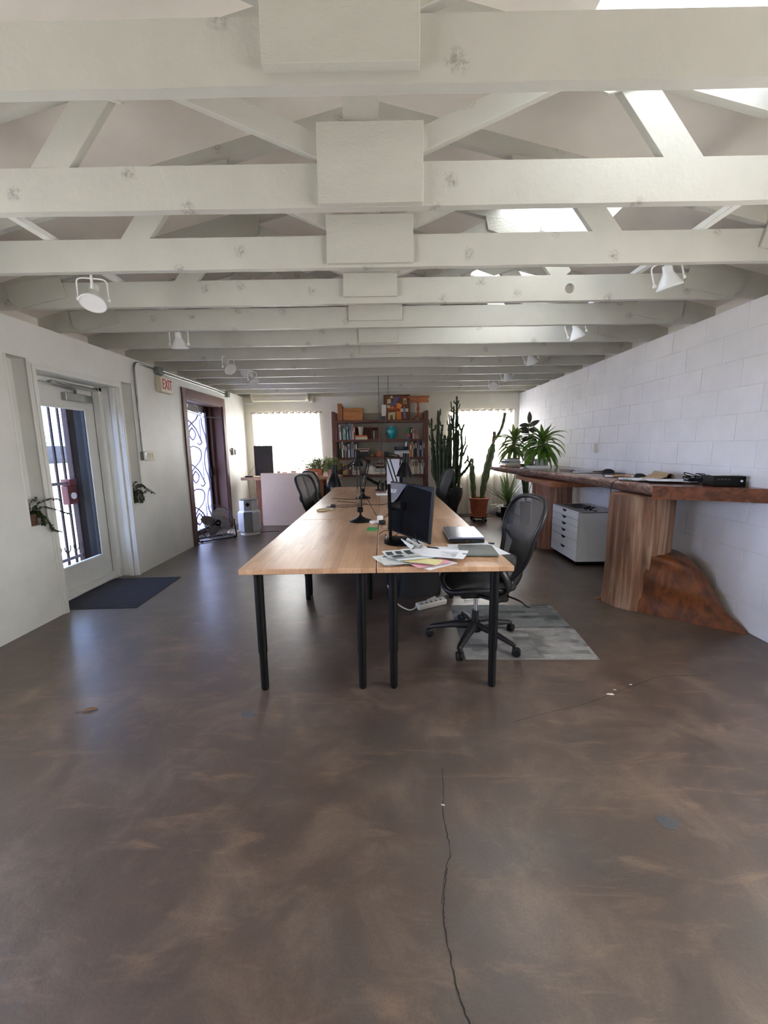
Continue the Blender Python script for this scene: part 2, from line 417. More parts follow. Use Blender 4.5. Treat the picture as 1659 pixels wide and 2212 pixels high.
# right wall: painted concrete block, every block slightly proud of its joints
w = mb(); w.box((XR+.006, WS[1], 0), (XR+.2, YB, H)); w.box((XR+.006, YF, 0), (XR+.2, WS[0], H)); w.box((XR+.006, WS[0], 0), (XR+.2, WS[1], .801)); w.box((XR+.006, WS[0], 2.0055), (XR+.2, WS[1], H))
for c in range(12):
    z1 = H - .2005*c; off = 7.195 if c % 2 == 0 else 7.397
    k0 = int((YF - off)/.4) - 1
    for k in range(k0, 6):
        a = max(YF, off + .4005*k + .0025); b = min(YB, off + .4005*(k+1) - .0025)
        if b - a < .02: continue
        if 2 <= c <= 7 and b > WS[0] and a < WS[1]:
            if a < WS[0]: b = WS[0]
            elif b > WS[1]: a = WS[1]
            else: continue
            if b - a < .02: continue
        dx = R.uniform(-.0012, .0012)
        w.obox((XR+.009+dx, (a+b)/2, z1-.10), (.016, b-a, .1955), (0, 0, 0), .004, 2)
struct(w.build('wall_right', BLOCK))
# wall with the bookshelf
W1 = (-2.60, -1.34, .90, 2.04); W2 = (1.28, 2.53, .90, 2.04)
w = mb(); xs = [XL-.25, W1[0], W1[1], W2[0], W2[1], XR+.25]
for i, (a, b) in enumerate(zip(xs, xs[1:])):
    if i in (1, 3):
        q = W1 if i == 1 else W2
        w.box((a, YB, 0), (b, YB+.2, q[2])); w.box((a, YB, q[3]), (b, YB+.2, H))
    else: w.box((a, YB, 0), (b, YB+.2, H))
w.prism([(XL-.25, YB+.12, H-.02), (XR+.25, YB+.12, H-.02), (XR+.25, YB+.12, zd(XR+.25)+.03), (XC, YB+.12, zd(XC)+.03), (XL-.25, YB+.12, zd(XL-.25)+.03)], (0, .08, 0))
struct(w.build('wall_back', BACKW))
# wall behind the viewer; unseen windows added in the side walls brighten the room
w = mb(); w.box((XL-.25, YF-.2, 0), (XR+.25, YF, H))
w.prism([(XL-.25, YF-.2, H-.02), (XR+.25, YF-.2, H-.02), (XR+.25, YF-.2, zd(XR+.25)+.03), (XC, YF-.2, zd(XC)+.03), (XL-.25, YF-.2, zd(XL-.25)+.03)], (0, .08, 0))
struct(w.build('wall_front', BACKW))
# roof boards with three skylight wells
SKY = [(.82, 1.60, 1.39, 2.04), (.82, 1.50, 2.72, 3.40), (.84, 1.62, 3.76, 4.27)]
w = mb()
def slope_piece(x0, x1, y0, y1):
    w.prism([(x0, y0, zd(x0)), (x1, y0, zd(x1)), (x1, y0, zd(x1)+.14), (x0, y0, zd(x0)+.14)], (0, y1-y0, 0))
slope_piece(XL-.25, XC, YF-.3, YB+.3)
slope_piece(XC, .82, YF-.3, YB+.3); slope_piece(1.62, XR+.25, YF-.3, YB+.3)
yy = YF-.3
for x0, x1, y0, y1 in SKY:
    slope_piece(.82, 1.62, yy, y0)
    if x0 > .82: slope_piece(.82, x0, y0, y1)
    if x1 < 1.62: slope_piece(x1, 1.62, y0, y1)
    yy = y1
slope_piece(.82, 1.62, yy, YB+.3)
struct(w.build('ceiling', DECK))
w = mb(); w.box((XR+.16, YF-.2, H-.02), (XR+.2, YB+.2, zd(XR)+.02)); w.box((XL-.2, YF-.2, H-.02), (XL-.16, YB+.2, zd(XL)+.02))
struct(w.build('trim_1', DECK))
SKYP = m_sheer('#f4f7fb', .7, name='skylight_dome')
for i, (x0, x1, y0, y1) in enumerate(SKY):
    f = mb()
    for a, b, c, d in ((x0-.05, x0, y0-.05, y1+.05), (x1, x1+.05, y0-.05, y1+.05), (x0, x1, y0-.05, y0), (x0, x1, y1, y1+.05)):
        f.prism([(a, c, zd(a)+.135), (b, c, zd(b)+.135), (b, c, zd(b)+.26), (a, c, zd(a)+.26)], (0, d-c, 0))
    f = struct(f.build('window_%d' % (i+4), WHITE))
    p = mb(); p.grid(lambda u, v: (x0-.04+u*(x1-x0+.08), y0-.04+v*(y1-y0+.08), zd(x0-.04+u*(x1-x0+.08))+.262+.09*math.sin(PI*u)*math.sin(PI*v)), 10, 10)
    struct(p.build('pane', SKYP, f))
# windows in the walls
def window(name, q, y, d):
    f = mb(); x0, x1, z0, z1 = q; t = .05
    f.box((x0, y, z0), (x0+t, y+.08, z1)); f.box((x1-t, y, z0), (x1, y+.08, z1)); f.box((x0+t, y, z0), (x1-t, y+.08, z0+t)); f.box((x0+t, y, z1-t), (x1-t, y+.08, z1))
    o = struct(f.build(name, WHITE))
    p = mb(); p.box((x0+t, y+.035, z0+t), (x1-t, y+.041, z1-t)); struct(p.build('pane', GLASS, o))
window('window_1', W1, YB+.08, 1); window('window_2', W2, YB+.08, 1)
for k_, xw in ((3, XO+.08), (7, XR+.1)):  # added windows out of view, put in to brighten the side walls
    f = mb(); a, b, c_, d_ = WS[0], WS[1], WS[2], 2.0; t_ = .05
    f.box((xw, a, c_), (xw+.06, a+t_, d_)); f.box((xw, b-t_, c_), (xw+.06, b, d_)); f.box((xw, a+t_, c_), (xw+.06, b-t_, c_+t_)); f.box((xw, a+t_, d_-t_), (xw+.06, b-t_, d_))
    for q_ in (a+(b-a)/3, b-(b-a)/3): f.box((xw+.005, q_-.02, c_+t_), (xw+.055, q_+.02, d_-t_))
    o_ = struct(f.build('window_%d' % k_, WHITE)); p = mb(); p.box((xw+.028, a+t_, c_+t_), (xw+.034, b-t_, d_-t_)); struct(p.build('pane', GLASS, o_))
# ------------------------------------------------------------------ roof trusses, one thing each
TY = [1.334 + .5968*k for k in range(12)]         # front face of each
PLATES = [(-.327, .108, 2.440, 2.72, .032), (-.268, .171, 2.410, 2.712, .030), (-.317, .170, 2.425, 2.675, .022), (-.284, .095, 2.450, 2.604, .026),
          (-.302, .153, 2.463, 2.70, .018), (-.255, .127, 2.423, 2.70, .020), (-.279, .165, 2.446, 2.70, .016), (-.27, .12, 2.50, 2.70, .014),
          (-.31, .14, 2.455, 2.70, .014), (-.24, .17, 2.50, 2.70, .014), (-.24, .13, 2.49, 2.70, .014), (-.27, .13, 2.47, 2.70, .014)]
TL = ['nearest the viewer, its centre plate cut off by the view', 'second from the viewer, with a big square centre plate', 'third from the viewer, with a wide smooth centre plate',
      'fourth from the viewer, with a round hole near its right end', 'fifth from the viewer, with a long low centre plate', 'sixth from the viewer, brightest on its right half', 'seventh from the viewer, in shade',
      'eighth from the viewer, above the exit sign', 'ninth from the viewer, where two black cords hang', 'tenth from the viewer', 'eleventh from the viewer, in front of the air conditioner', 'farthest one, hard against the bookshelf wall']
def bar(m, a, b, w, y0, y1):
    a = Vector((a[0], 0, a[1])); b = Vector((b[0], 0, b[1])); d = (b-a).normalized(); nn = Vector((-d.z, 0, d.x))*w/2
    m.prism([(q.x, y0, q.z) for q in (a+nn, b+nn, b-nn, a-nn)], (0, y1-y0, 0), .002)
for k, y in enumerate(TY):
    t = thing('roof_truss', 'white painted roof truss ' + TL[k], 'roof truss', (XC, y, H), 0, 'white roof trusses')
    Z = lambda z: z - H
    m = mb(); n = 30; bot = []
    for i in range(n+1):                                   # lower edge a little waney, as sawn
        x = -2.90 + 5.80*i/n + (0 if k else 0); bot.append((x, 0, .002 + .0035*R.random()))
    top = [(2.90, 0, Z(zl(2.83))), (2.31, 0, .172), (-2.31, 0, .172), (-2.90, 0, Z(zl(-2.97)))]
    if k == 3:
        hx, hz, hr = 1.39, .083, .034
        m.prism([p for p in bot if p[0] < hx-.12] + [(hx-.1, 0, .002), (hx-.1, 0, .172), (-2.31, 0, .172), (-2.90, 0, Z(zl(-2.97)))], (0, .038, 0))
        m.prism([(hx+.1, 0, .002)] + [p for p in bot if p[0] > hx+.12] + [(2.90, 0, Z(zl(2.83))), (2.31, 0, .172), (hx+.1, 0, .172)], (0, .038, 0))
        c = [(hx+hr*math.cos(a), hz+hr*math.sin(a)) for a in [-PI/2+PI*j/10 for j in range(11)]]
        m.prism([(hx, 0, .002), (hx+.1, 0, .002), (hx+.1, 0, .172), (hx, 0, .172)] + [(x, 0, z) for x, z in c[::-1]], (0, .038, 0))
        m.prism([(hx, 0, .172), (hx-.1, 0, .172), (hx-.1, 0, .002), (hx, 0, .002)] + [(2*hx-x, 0, z) for x, z in c], (0, .038, 0))
    else: m.prism(bot + top, (0, .038, 0))
    m.build('bottom_chord', TRUSS, t)
    for s in (-1, 1):
        m = mb(); m.prism([(0, 0, Z(3.157)), (s*2.95, 0, Z(3.157)-SL*2.95), (s*2.95, 0, Z(3.249)-SL*2.95), (0, 0, Z(3.249))], (0, .038, 0)); m.build('top_chord', TRUSS, t)
        m = mb(); bar(m, (s*-.02, .151), (s*.90, .525), .089, .001, .037); m.build('web', TRUSS, t)
        m = mb(); bar(m, (s*1.41, .078) if not (k == 3 and s > 0) else (1.345, .160), (s*1.06, .515), .13, .002, .036); m.build('web', TRUSS, t)
        if k: 
            m = mb(); m.prism([(s*x, -.013, Z(z)) for x, z in ((2.23, 2.621), (2.612, 2.568), (2.598, 2.458), (2.533, 2.411), (2.19, 2.480))], (0, .014, 0), .0015); m.build('heel_plate', PLATE, t)
        m = mb(); m.prism([(s*x, -.010, z) for x, z in ((.78, .56), (.80, .47), (1.0, .40), (1.15, .44), (1.18, .50))], (0, .012, 0), .001); m.build('node_plate', PLATE, t)
    m = mb(); m.box((-.09, .002, .172), (.06, .036, Z(3.157)-.005), .002); m.build('king_post', TRUSS, t)
    a, b, z0, z1, th = PLATES[k]
    m = mb(); m.box((a-XC, -th, Z(z0)), (b-XC, .001, Z(z1)), .002); m.build('centre_plate', PLATE, t)

# two rails on the chords and the reflector lamps hung from them
for s, x in (('left', -1.90), ('right', 1.80)):
    m = mb(); m.box((x-.022, 1.34, 2.580), (x+.022, 7.9, 2.612), .003)
    tag(m.build('lamp_rail', WHITE), 'long white rail lying across the trusses over the %s side' % ('door' if s == 'left' else 'log counter'), 'rail', 'rails across the trusses')
LENS = M('#e6e6e6', .15, 0, .03); BULB = M('#d9dad8', .2, 0, .03)
def lamp(name, label, loc, yaw, tilt, drop):
    t = thing(name, label, 'spot lamp', loc, yaw, 'white spot lamps under the trusses')
    m = mb(); m.cyl((0, 0, .02), (0, 0, drop), .007, None, 10); m.box((-.03, -.025, drop-.012), (.03, .025, drop)); m.build('stem', WHITE, t)
    m = mb(); m.tube(spline([(-.080, 0, -.012), (-.081, 0, .05), (-.08, 0, .09), (-.06, 0, .108), (0, 0, .110), (.06, 0, .108), (.08, 0, .09), (.081, 0, .05), (.080, 0, -.012)], 3), .0045, 8); m.obox((-.08, 0, -.01), (.018, .02, .02), bev=.003); m.obox((.08, 0, -.01), (.018, .02, .02), bev=.003); m.build('yoke', WHITE, t)
    rt = Euler((tilt, 0, 0)).to_matrix()
    m = mb(); m.lathe([(0, .085), (.026, .085), (.028, .045), (.033, .035), (.052, .0), (.066, -.028), (.072, -.034), (.073, -.045), (.069, -.047)], (0, 0, 0), 26, rot=rt); b = m.build('reflector', BULB, t)
    m = mb(); m.lathe([(.069, -.046), (.05, -.0425), (.047, -.0445), (0, -.040)], (0, 0, 0), 26, rot=rt); m.build('lens', LENS, b)
    return t
lamp('spot_lamp', 'white reflector spot lamp nearest the viewer on the left', (-1.765, 2.66, 2.315), rad(15), rad(-28), .27)
lamp('spot_lamp', 'white reflector spot lamp nearest the viewer on the right', (1.755, 2.72, 2.385), rad(-15), rad(8), .20).rotation_euler = (0, rad(-14), rad(-15))
lamp('spot_lamp', 'second white spot lamp from the viewer on the left, over the white door side', (-1.79, 3.76, 2.315), rad(0), rad(10), .27)
lamp('spot_lamp', 'second white spot lamp from the viewer on the right', (1.765, 3.97, 2.40), rad(-20), rad(12), .18).rotation_euler = (0, rad(-18), rad(-15))
lamp('spot_lamp', 'third white spot lamp on the left, tilted, near the exit sign', (-1.81, 4.95, 2.335), rad(60), rad(-45), .25)
lamp('spot_lamp', 'farthest white spot lamp on the left', (-1.81, 5.82, 2.325), rad(60), rad(-30), .26)
lamp('spot_lamp', 'third white spot lamp on the right, in the shaded bay', (1.78, 5.21, 2.42), rad(-20), rad(25), .16).rotation_euler = (0, rad(-20), rad(-15))
lamp('spot_lamp', 'fourth white spot lamp on the right', (1.78, 6.20, 2.385), rad(-20), rad(25), .20).rotation_euler = (0, rad(-20), rad(-15))
lamp('spot_lamp', 'farthest white spot lamp on the right, its face turned to the viewer', (1.78, 6.95, 2.36), rad(-20), rad(-62), .22)
m = mb(); m.lathe([(0, 0), (.07, 0), (.075, .008), (.06, .022), (0, .024)], (-1.99, TY[8]-.0005, 2.49), 24, rot=Euler((rad(90), 0, 0)).to_matrix())
tag(m.build('smoke_detector', WHITE), 'flat white round smoke detector on a far truss at left', 'smoke detector')

# ------------------------------------------------------------------ door 1: white glazed door in a deep reveal, gate and yard beyond
d = mb(); y0, y1 = 3.41, 4.452
x0, x1 = -3.092, -3.07; g = (3.62, 4.272, .30, 1.80)
d.box((x0, y0, .02), (x1, g[0], 2.04)); d.box((x0, g[1], .02), (x1, y1, 2.04)); d.box((x0, g[0], .02), (x1, g[1], g[2])); d.box((x0, g[0], g[3]), (x1, g[1], 2.04))
D1 = struct(d.build('door_1', TRIMW))
f = mb(); b = .028
f.box((x1, g[0]-b, g[2]-b), (x1+.012, g[0], g[3]+b), .004); f.box((x1, g[1], g[2]-b), (x1+.012, g[1]+b, g[3]+b), .004); f.box((x1, g[0], g[2]-b), (x1+.012, g[1], g[2]), .004); f.box((x1, g[0], g[3]), (x1+.012, g[1], g[3]+b), .004)
struct(f.build('glazing_bead', TRIMW, D1))
f = mb(); f.box((-3.084, g[0], g[2]), (-3.080, g[1], g[3])); struct(f.build('pane', GLASS, D1))
f = mb(); f.box((-3.10, g[1]-.006, g[2]), (-3.072, g[1], g[3])); f.box((-3.10, g[0], g[2]), (-3.072, g[0]+.006, g[3])); struct(f.build('gasket', M('#17171b', .6), D1))
f = mb(); f.obox((-3.045, 4.17, 1.915), (.05, .35, .075), bev=.006); c = struct(f.build('door_closer', STEEL, D1))
f = mb(); f.tube([(-3.035, 4.14, 1.955), (-3.02, 4.12, 1.985)], .012, 8); f.tube([(-3.02, 4.12, 1.985), (-2.95, 3.75, 2.005), (-2.93, 3.72, 2.01)], .009, 8); f.tube([(-2.93, 3.72, 2.012), (-2.99, 4.34, 2.02)], .009, 8); f.obox((-2.99, 4.36, 2.025), (.03, .06, .03), bev=.003); struct(f.build('closer_arm', STEEL, c))
f = mb(); f.box((-3.07, y0, 0), (-3.03, y1, .075), .004); f.box((-3.03, y0, 0), (-3.0, y1, .03), .004); struct(f.build('sweep', TRIMW, D1))
f = mb()                                                     # stepped casing in and round the opening
f.box((-3.06, y1-.045, 0), (-2.985, y1, 2.05), .006); f.box((-3.06, y0, 0), (-2.985, y0+.045, 2.05), .006); f.box((-3.06, y0, 2.005), (-2.985, y1, 2.05), .006)
f.box((-2.90, y1-.018, 0), (-2.85, y1, 2.05), .004)
for a, bb, th in ((0, .035, .022), (.035, .052, .012)):
    f.box((XL, y1+a, 0), (XL+th, y1+bb, 2.05+bb), .004); f.box((XL, y0-bb, 0), (XL+th, y0-a, 2.05+bb), .004); f.box((XL, y0-a, 2.05+a), (XL+th, y1+a, 2.05+bb), .004)
struct(f.build('trim_2', TRIMW))
f = mb()
for (ya, yb) in ((3.165, 3.352), (4.50, 4.70)):
    f.tube([(XL+.001, ya, .81), (XL+.001, ya, 2.12), (XL+.001, yb, 2.12), (XL+.001, yb, .81)], .009, 8, closed=True)
struct(f.build('trim_3', TRIMW))
IRON = M('#33201c', .5, .3, .2)
t = thing('security_gate', 'brown steel bar gate outside the white glazed door', 'gate', (-3.42, 3.4, 0))
for yb in [.10, .2275, .355, .4825, .61, .735, .858, .97]:
    m = mb(); m.box((-.009, yb-.009, .05), (.009, yb+.009, 2.08)); m.build('bar', IRON, t)
m = mb()
for z in (.06, .25, 1.06, 2.08): m.box((-.014, -.02, z-.016), (.014, 1.07, z+.016))
m.build('rail', M('#8d7f7c', .5, .3, .2), t)
m = mb(); m.box((-.03, 1.055, .02), (.03, 1.19, 2.1), .004); m.box((-.03, -.08, .02), (.03, -.02, 2.1), .004); m.build('stile', IRON, t)
m = mb(); m.box((-.035, .93, .83), (.035, 1.06, 1.03), .004); m.box((-.05, .95, 1.03), (.05, 1.05, 1.10), .006); l = m.build('lock_box', M('#6b3833', .45, .2, .15), t)
m = mb(); m.lathe([(0, 0), (.035, 0), (.035, .012), (0, .014)], (.036, .995, .92), 16, rot=Euler((0, rad(90), 0)).to_matrix()); m.build('lock_cylinder', M('#f0f0ee', .3, .2, .05), l)
m = mb()
for i in range(8):
    yb = .1 + .1275*i
    m.tube([(0, yb+.04*math.cos(a), .37+.05*math.sin(a)) for a in [PI*.9+1.25*PI*j/12 for j in range(13)]], .005, 6)
m.build('scroll', IRON, t)
m = mb(); m.box((-3.46, 4.61, 0), (-3.31, 5.35, 2.5)); tag(m.build('door_post', M('#17171c', .6, 0, .3, spec=.2)), 'dark painted post beside the brown bar gate outside', 'post')
m = mb(); m.box((-3.30, 4.43, 0), (-3.118, 4.452, 2.05), .002); m.box((-3.30, 3.41, 0), (-3.118, 3.432, 2.05), .002); struct(m.build('trim_5', M('#141418', .6, 0, .3, spec=.2)))
GROUND = mb(); GROUND.box((-45, -15, -.12), (XL-.9, 55, -.02)); struct(GROUND.build('ground', M('#cfcac2', .85, 0, .08, 1.5)))
m = mb()
for i in range(12): m.box((-24.05, 2+4*i, -.02), (-23.95, 5.96+4*i, 1.78), .01)
tag(m.build('yard_fence', M('#3a4258', .6, 0, .15)), 'dark blue grey panel fence across the bright yard', 'fence')
m = mb(); m.box((-23.3, 22, -.02), (-22.9, 34, .55), .02); tag(m.build('low_wall', M('#9c9a92', .8, 0, .15)), 'low grey concrete wall in front of the yard fence', 'wall')
def bush(name, label, c, r, col, nl):
    t = thing(name, label, 'bush', c)
    m = mb()
    for i in range(nl):
        a = R.uniform(0, 2*PI); el = R.uniform(-.2, 1.3); rr = r*R.uniform(.35, 1)
        p = Vector((rr*math.cos(a)*math.cos(el), rr*math.sin(a)*math.cos(el), r*.55+rr*math.sin(el)*.8))
        m.leaf(p, (math.cos(a), math.sin(a), R.uniform(-.1, .8)), .5, .22, .6, 3)
    m.build('foliage', col, t)
    m = mb(); m.tube([(0, 0, 0), (.05, .03, r)], [.09, .05], 8); m.build('trunk', M('#4b3a2c', .8), t)
bush('bush', 'yellow green bush behind the yard fence at left', (-27.5, 25.5, -.02), 2.4, m_leaf('#7f8f2c', '#c4b848'), 260)
bush('bush', 'dark green bush behind the yard fence at right', (-27.8, 32.2, -.02), 2.6, m_leaf('#3f6a34', '#7da35a'), 260)
bush('bush', 'small green bush behind the yard fence, farthest right', (-27.8, 38.6, -.02), 2.3, m_leaf('#4a7438', '#8aa85a'), 220)

# niches: a hanging plant pot in each
def vine_pot(label, loc, potm, seed, spread):
    q = random.Random(seed)
    t = thing('trailing_plant', label, 'plant', loc, 0, 'trailing plants in the wall niches')
    m = mb(); m.lathe([(0, 0), (.036, 0), (.046, .075), (.05, .075), (.05, .09), (.044, .09), (.042, .078), (0, .078)], n=20); m.build('pot', potm, t)
    m = mb(); m.lathe([(0, .079), (.042, .079)], n=20); m.build('soil', SOIL, t)
    lv = mb(); st = mb()
    for pts in spread:
        sp = spline([(0, 0, .08)] + pts, 8); st.tube(sp, .0022, 5)
        for i, p in enumerate(sp):
            if i < 2: continue
            dd = (sp[min(i+1, len(sp)-1)]-sp[i-1]).normalized()
            for s in (-1, 1):
                sd = dd.cross(Vector((q.uniform(-.4, .4), q.uniform(-.4, .4), 1))).normalized()*s
                lv.leaf(p, sd + dd*.4 + Vector((0, 0, q.uniform(-.2, .4))), q.uniform(.022, .034), .017, .4, 3)
    st.build('stem', m_leaf('#3c4a28', '#54603a'), t); lv.build('foliage', m_leaf('#2c3d22', '#4c5c36'), t)
    return t
vine_pot('trailing plant in a small terracotta pot in the niche left of the white door', (XL-.055, 3.245, .811), M('#5e4330', .7, 0, .2), 3,
         [[(.06, .05, .14), (.12, .13, .10), (.16, .2, .06)], [(.05, .04, .17), (.10, .10, .20), (.13, .15, .19)], [(.05, .03, .1), (.09, .07, .0), (.10, .09, -.06), (.11, .13, -.08)], [(.0, -.05, .16), (.02, -.06, .2)], [(.04, .0, .12), (.07, .02, .05), (.075, .03, .0)], [(-.02, .04, .17), (.0, .08, .21)], [(.03, .02, .15), (.05, .05, .06), (.06, .06, .01)]])
vine_pot('bushy trailing plant in the niche right of the white door', (XL-.055, 4.60, .811), M('#55604a', .7, 0, .2), 5,
         [[(.04, .05, .17), (.07, .12, .16), (.09, .19, .11), (.10, .24, .08)], [(.03, .02, .18), (.06, .07, .2), (.08, .1, .17)], [(.05, .0, .12), (.075, .01, .05), (.08, .03, .0)], [(.0, -.05, .18), (.03, -.07, .22)], [(.04, -.02, .13), (.07, -.05, .06), (.075, -.05, .01)], [(.03, .05, .14), (.06, .1, .1), (.075, .14, .12)], [(.0, .03, .2), (.02, .05, .23)], [(.05, .03, .14), (.075, .06, .07), (.08, .05, .02)]])

# ------------------------------------------------------------------ door 2: brown frame, screen door with iron scrolls
f = mb(); y0, y1, zt = 5.93, 7.235, 2.12
f.box((XL, y0-.11, 0), (XL+.022, y0, zt+.13), .004); f.box((XL, y1, 0), (XL+.022, y1+.10, zt+.13), .004); f.box((XL, y0, zt), (XL+.022, y1, zt+.13), .004)
f.box((-3.28, y0, 0), (XL, y0+.02, zt)); f.box((-3.28, y1-.02, 0), (XL, y1, zt)); f.box((-3.28, y0, zt-.02), (XL, y1, zt))
f.box((-3.02, y1-.09, 0), (-2.97, y1-.02, zt-.02), .004); f.box((-3.02, y0+.02, 0), (-2.97, y0+.08, zt-.02), .004)
struct(f.build('trim_4', BROWNP))
DK = M('#2b1d1b', .5, 0, .2)
d = mb(); d.box((-3.09, y0+.02, .01), (-3.03, y0+.09, 2.10)); d.box((-3.09, y1-.15, .01), (-3.03, y1-.02, 2.10)); d.box((-3.09, y0+.09, 2.0), (-3.03, y1-.15, 2.10)); d.box((-3.09, y0+.09, .01), (-3.03, y1-.15, .10))
D2 = struct(d.build('door_2', DK))
p = mb(); p.box((-3.058, y0+.09, .10), (-3.052, y1-.15, 2.0)); struct(p.build('frosted_panel', m_sheer('#d8dcf2', .42, name='frosted_panel'), D2))
s = mb(); ya, yb = y0+.12, y1-.18; ym = (ya+yb)/2
def arc(pts, r=.013): s.tube(spline([(-3.040, yy, zz) for yy, zz in pts], 6), r, 6)
hw = (yb-ya)/2
for zc in (.10, .78, 1.46):
    for sg in (-1, 1):
        q = lambda u, v: (ym + sg*u*hw, zc + v*.68)
        arc([q(0, .50), q(.35, .62), q(.52, .78), q(.40, .92), q(0, .98)])
        arc([q(0, .50), q(.30, .36), q(.48, .20), q(.62, .08), q(.45, .02), q(.3, .06)])
        arc([q(.98, 0), q(.9, .25), q(.72, .5), q(.78, .8), q(.98, .98)])
        arc([q(0, .12), q(.18, .2), q(.2, .3), q(0, .4)])
        arc([q(.55, .1), q(.58, .4), q(.56, .62)], .008)
s.box((-3.048, ya, .10), (-3.032, ya+.02, 2.0)); s.box((-3.048, yb-.02, .10), (-3.032, yb, 2.0))
struct(s.build('iron_scroll', M('#86829c', .5, 0, .1), D2))  # iron coloured pale lavender, standing in for glare round the bright panel
c = mb(); c.obox((-3.0, 6.20, 2.055), (.05, .30, .055), bev=.006); c.tube([(-2.99, 6.05, 2.0), (-2.99, 6.75, 1.955)], .022, 10); c.obox((-2.99, 6.78, 1.93), (.03, .05, .09), bev=.004); struct(c.build('door_closer', STEEL, D2))
c = mb(); c.tube([(-2.99, 6.8, 1.915), (-2.9, 7.0, 1.92), (XL-.01, y1-.02, 1.93)], .006, 6); struct(c.build('closer_rod', STEEL, D2))
c = mb(); c.obox((-3.01, 7.07, 1.0), (.04, .05, .16), bev=.005); c.tube([(-2.99, 7.07, .97), (-2.96, 7.04, .97), (-2.96, 6.97, .97)], .010, 8); struct(c.build('door_handle', BLACK, D2))

# ------------------------------------------------------------------ exit sign, conduits, switches
t = thing('exit_sign', 'cream exit sign with red letters between the two doors', 'sign', (-2.775, 5.335, 2.197))
m = mb(); m.obox((0, 0, 0), (.066, .285, .19), bev=.004); m.build('housing', M('#cfc8b4', .5, 0, .06), t)
m = mb(); m.box((.033, -.132, -.085), (.036, .132, .085), .001); fp = m.build('face', M('#e8e4d4', .4, 0, .04), t)
text_obj('lettering', 'EXIT', .155, .0015, M('#c0182c', .5, 0, .05), fp, Matrix.Translation((.0375, 0, 0)) @ Matrix.Rotation(rad(90), 4, 'Z') @ Matrix.Rotation(rad(90), 4, 'X') @ Matrix.Diagonal((.72, 1.12, 1, 1)))
m = mb(); m.cyl((0, -.06, .095), (0, -.06, .115), .018, None, 10); m.build('mount', GALV, t)
t = thing('junction_box', 'grey metal junction box above the exit sign', 'junction box', (-2.775, 5.235, 2.355))
m = mb(); m.obox((-.005, 0, 0), (.06, .105, .085), bev=.004); m.build('box', GALV, t)
m = mb(); m.obox((.027, 0, 0), (.006, .108, .09), bev=.002); m.build('cover', GALV, t)
def run(name, label, pts, r=.0105):
    m = mb(); m.tube(spline(pts, 6), r, 10); tag(m.build(name, GALV), label, 'conduit', 'metal conduits on the left wall')
xx = XL+.0135
run('conduit', 'bent metal conduit rising from the switch to the ceiling between the doors', [(xx, 4.762, 1.38), (xx, 4.762, 1.7), (xx, 4.762, 2.2), (xx, 4.765, 2.30), (xx, 4.79, 2.355), (xx, 4.85, 2.375), (xx, 5.0, 2.372), (xx, 5.18, 2.368)])
run('conduit', 'upper metal conduit running from the exit sign to the far wall', [(xx+.01, 5.29, 2.378), (xx+.01, 5.9, 2.378), (xx+.01, 6.6, 2.378), (xx+.01, 7.0, 2.378), (xx+.01, 7.2, 2.37), (xx+.01, 7.41, 2.365)], .012)
run('conduit', 'lower metal conduit running above the brown door', [(xx, 5.29, 2.345), (xx, 5.9, 2.347), (xx, 6.6, 2.347), (xx, 7.0, 2.345), (xx, 7.2, 2.335), (xx, 7.41, 2.33)], .011)
t = thing('junction_box', 'small metal junction box at the end of the conduits past the brown door', 'junction box', (XL+.027, 7.46, 2.345))
m = mb(); m.obox((0, 0, 0), (.06, .10, .10), bev=.004); m.build('box', GALV, t)
m = mb(); m.obox((.032, 0, 0), (.005, .09, .09), bev=.002); m.build('cover', GALV, t)
t = thing('electrical_box', 'small metal conduit box beside the light switch', 'electrical box', (XL+.0195, 4.765, 1.33))
m = mb(); m.obox((0, 0, 0), (.044, .062, .10), bev=.004); m.build('box', GALV, t)
t = thing('light_switch', 'cream double light switch plate between the doors', 'switch', (XL+.004, 4.925, 1.328))
IV = M('#cfc7b2', .4, 0, .04)
m = mb(); m.obox((0, 0, 0), (.008, .175, .12), bev=.003); m.build('plate', IV, t)
for yy in (-.045, .0, .045):
    m = mb(); m.obox((.006, yy, 0), (.008, .022, .066), (0, rad(6), 0), .002); m.build('rocker', M('#e3dccb', .4, 0, .04), t)
t = thing('intercom', 'small wall intercom handset past the brown door', 'intercom', (XL+.016, 7.62, 1.35))
m = mb(); m.obox((0, -.05, 0), (.04, .05, .13), bev=.006); m.build('base', M('#8f8780', .4, 0, .05), t)
m = mb(); m.obox((.012, .04, -.012), (.05, .09, .10), bev=.008); m.build('handset', M('#cfc9c4', .4, 0, .05), t)
m = mb(); m.tube([(.0, -.09, .02), (.0, -.16, .035)], .008, 6); m.build('lead', GALV, t)
t = thing('wall_outlet', 'cream blank outlet plate on the block wall above the counter', 'outlet', (XR-.004, 5.27, 1.345))
m = mb(); m.obox((0, 0, 0), (.012, .082, .118), bev=.004); m.build('plate', IV, t)
m = mb(); m.obox((-.008, 0, 0), (.006, .05, .085), bev=.002); m.build('insert', IV, t)
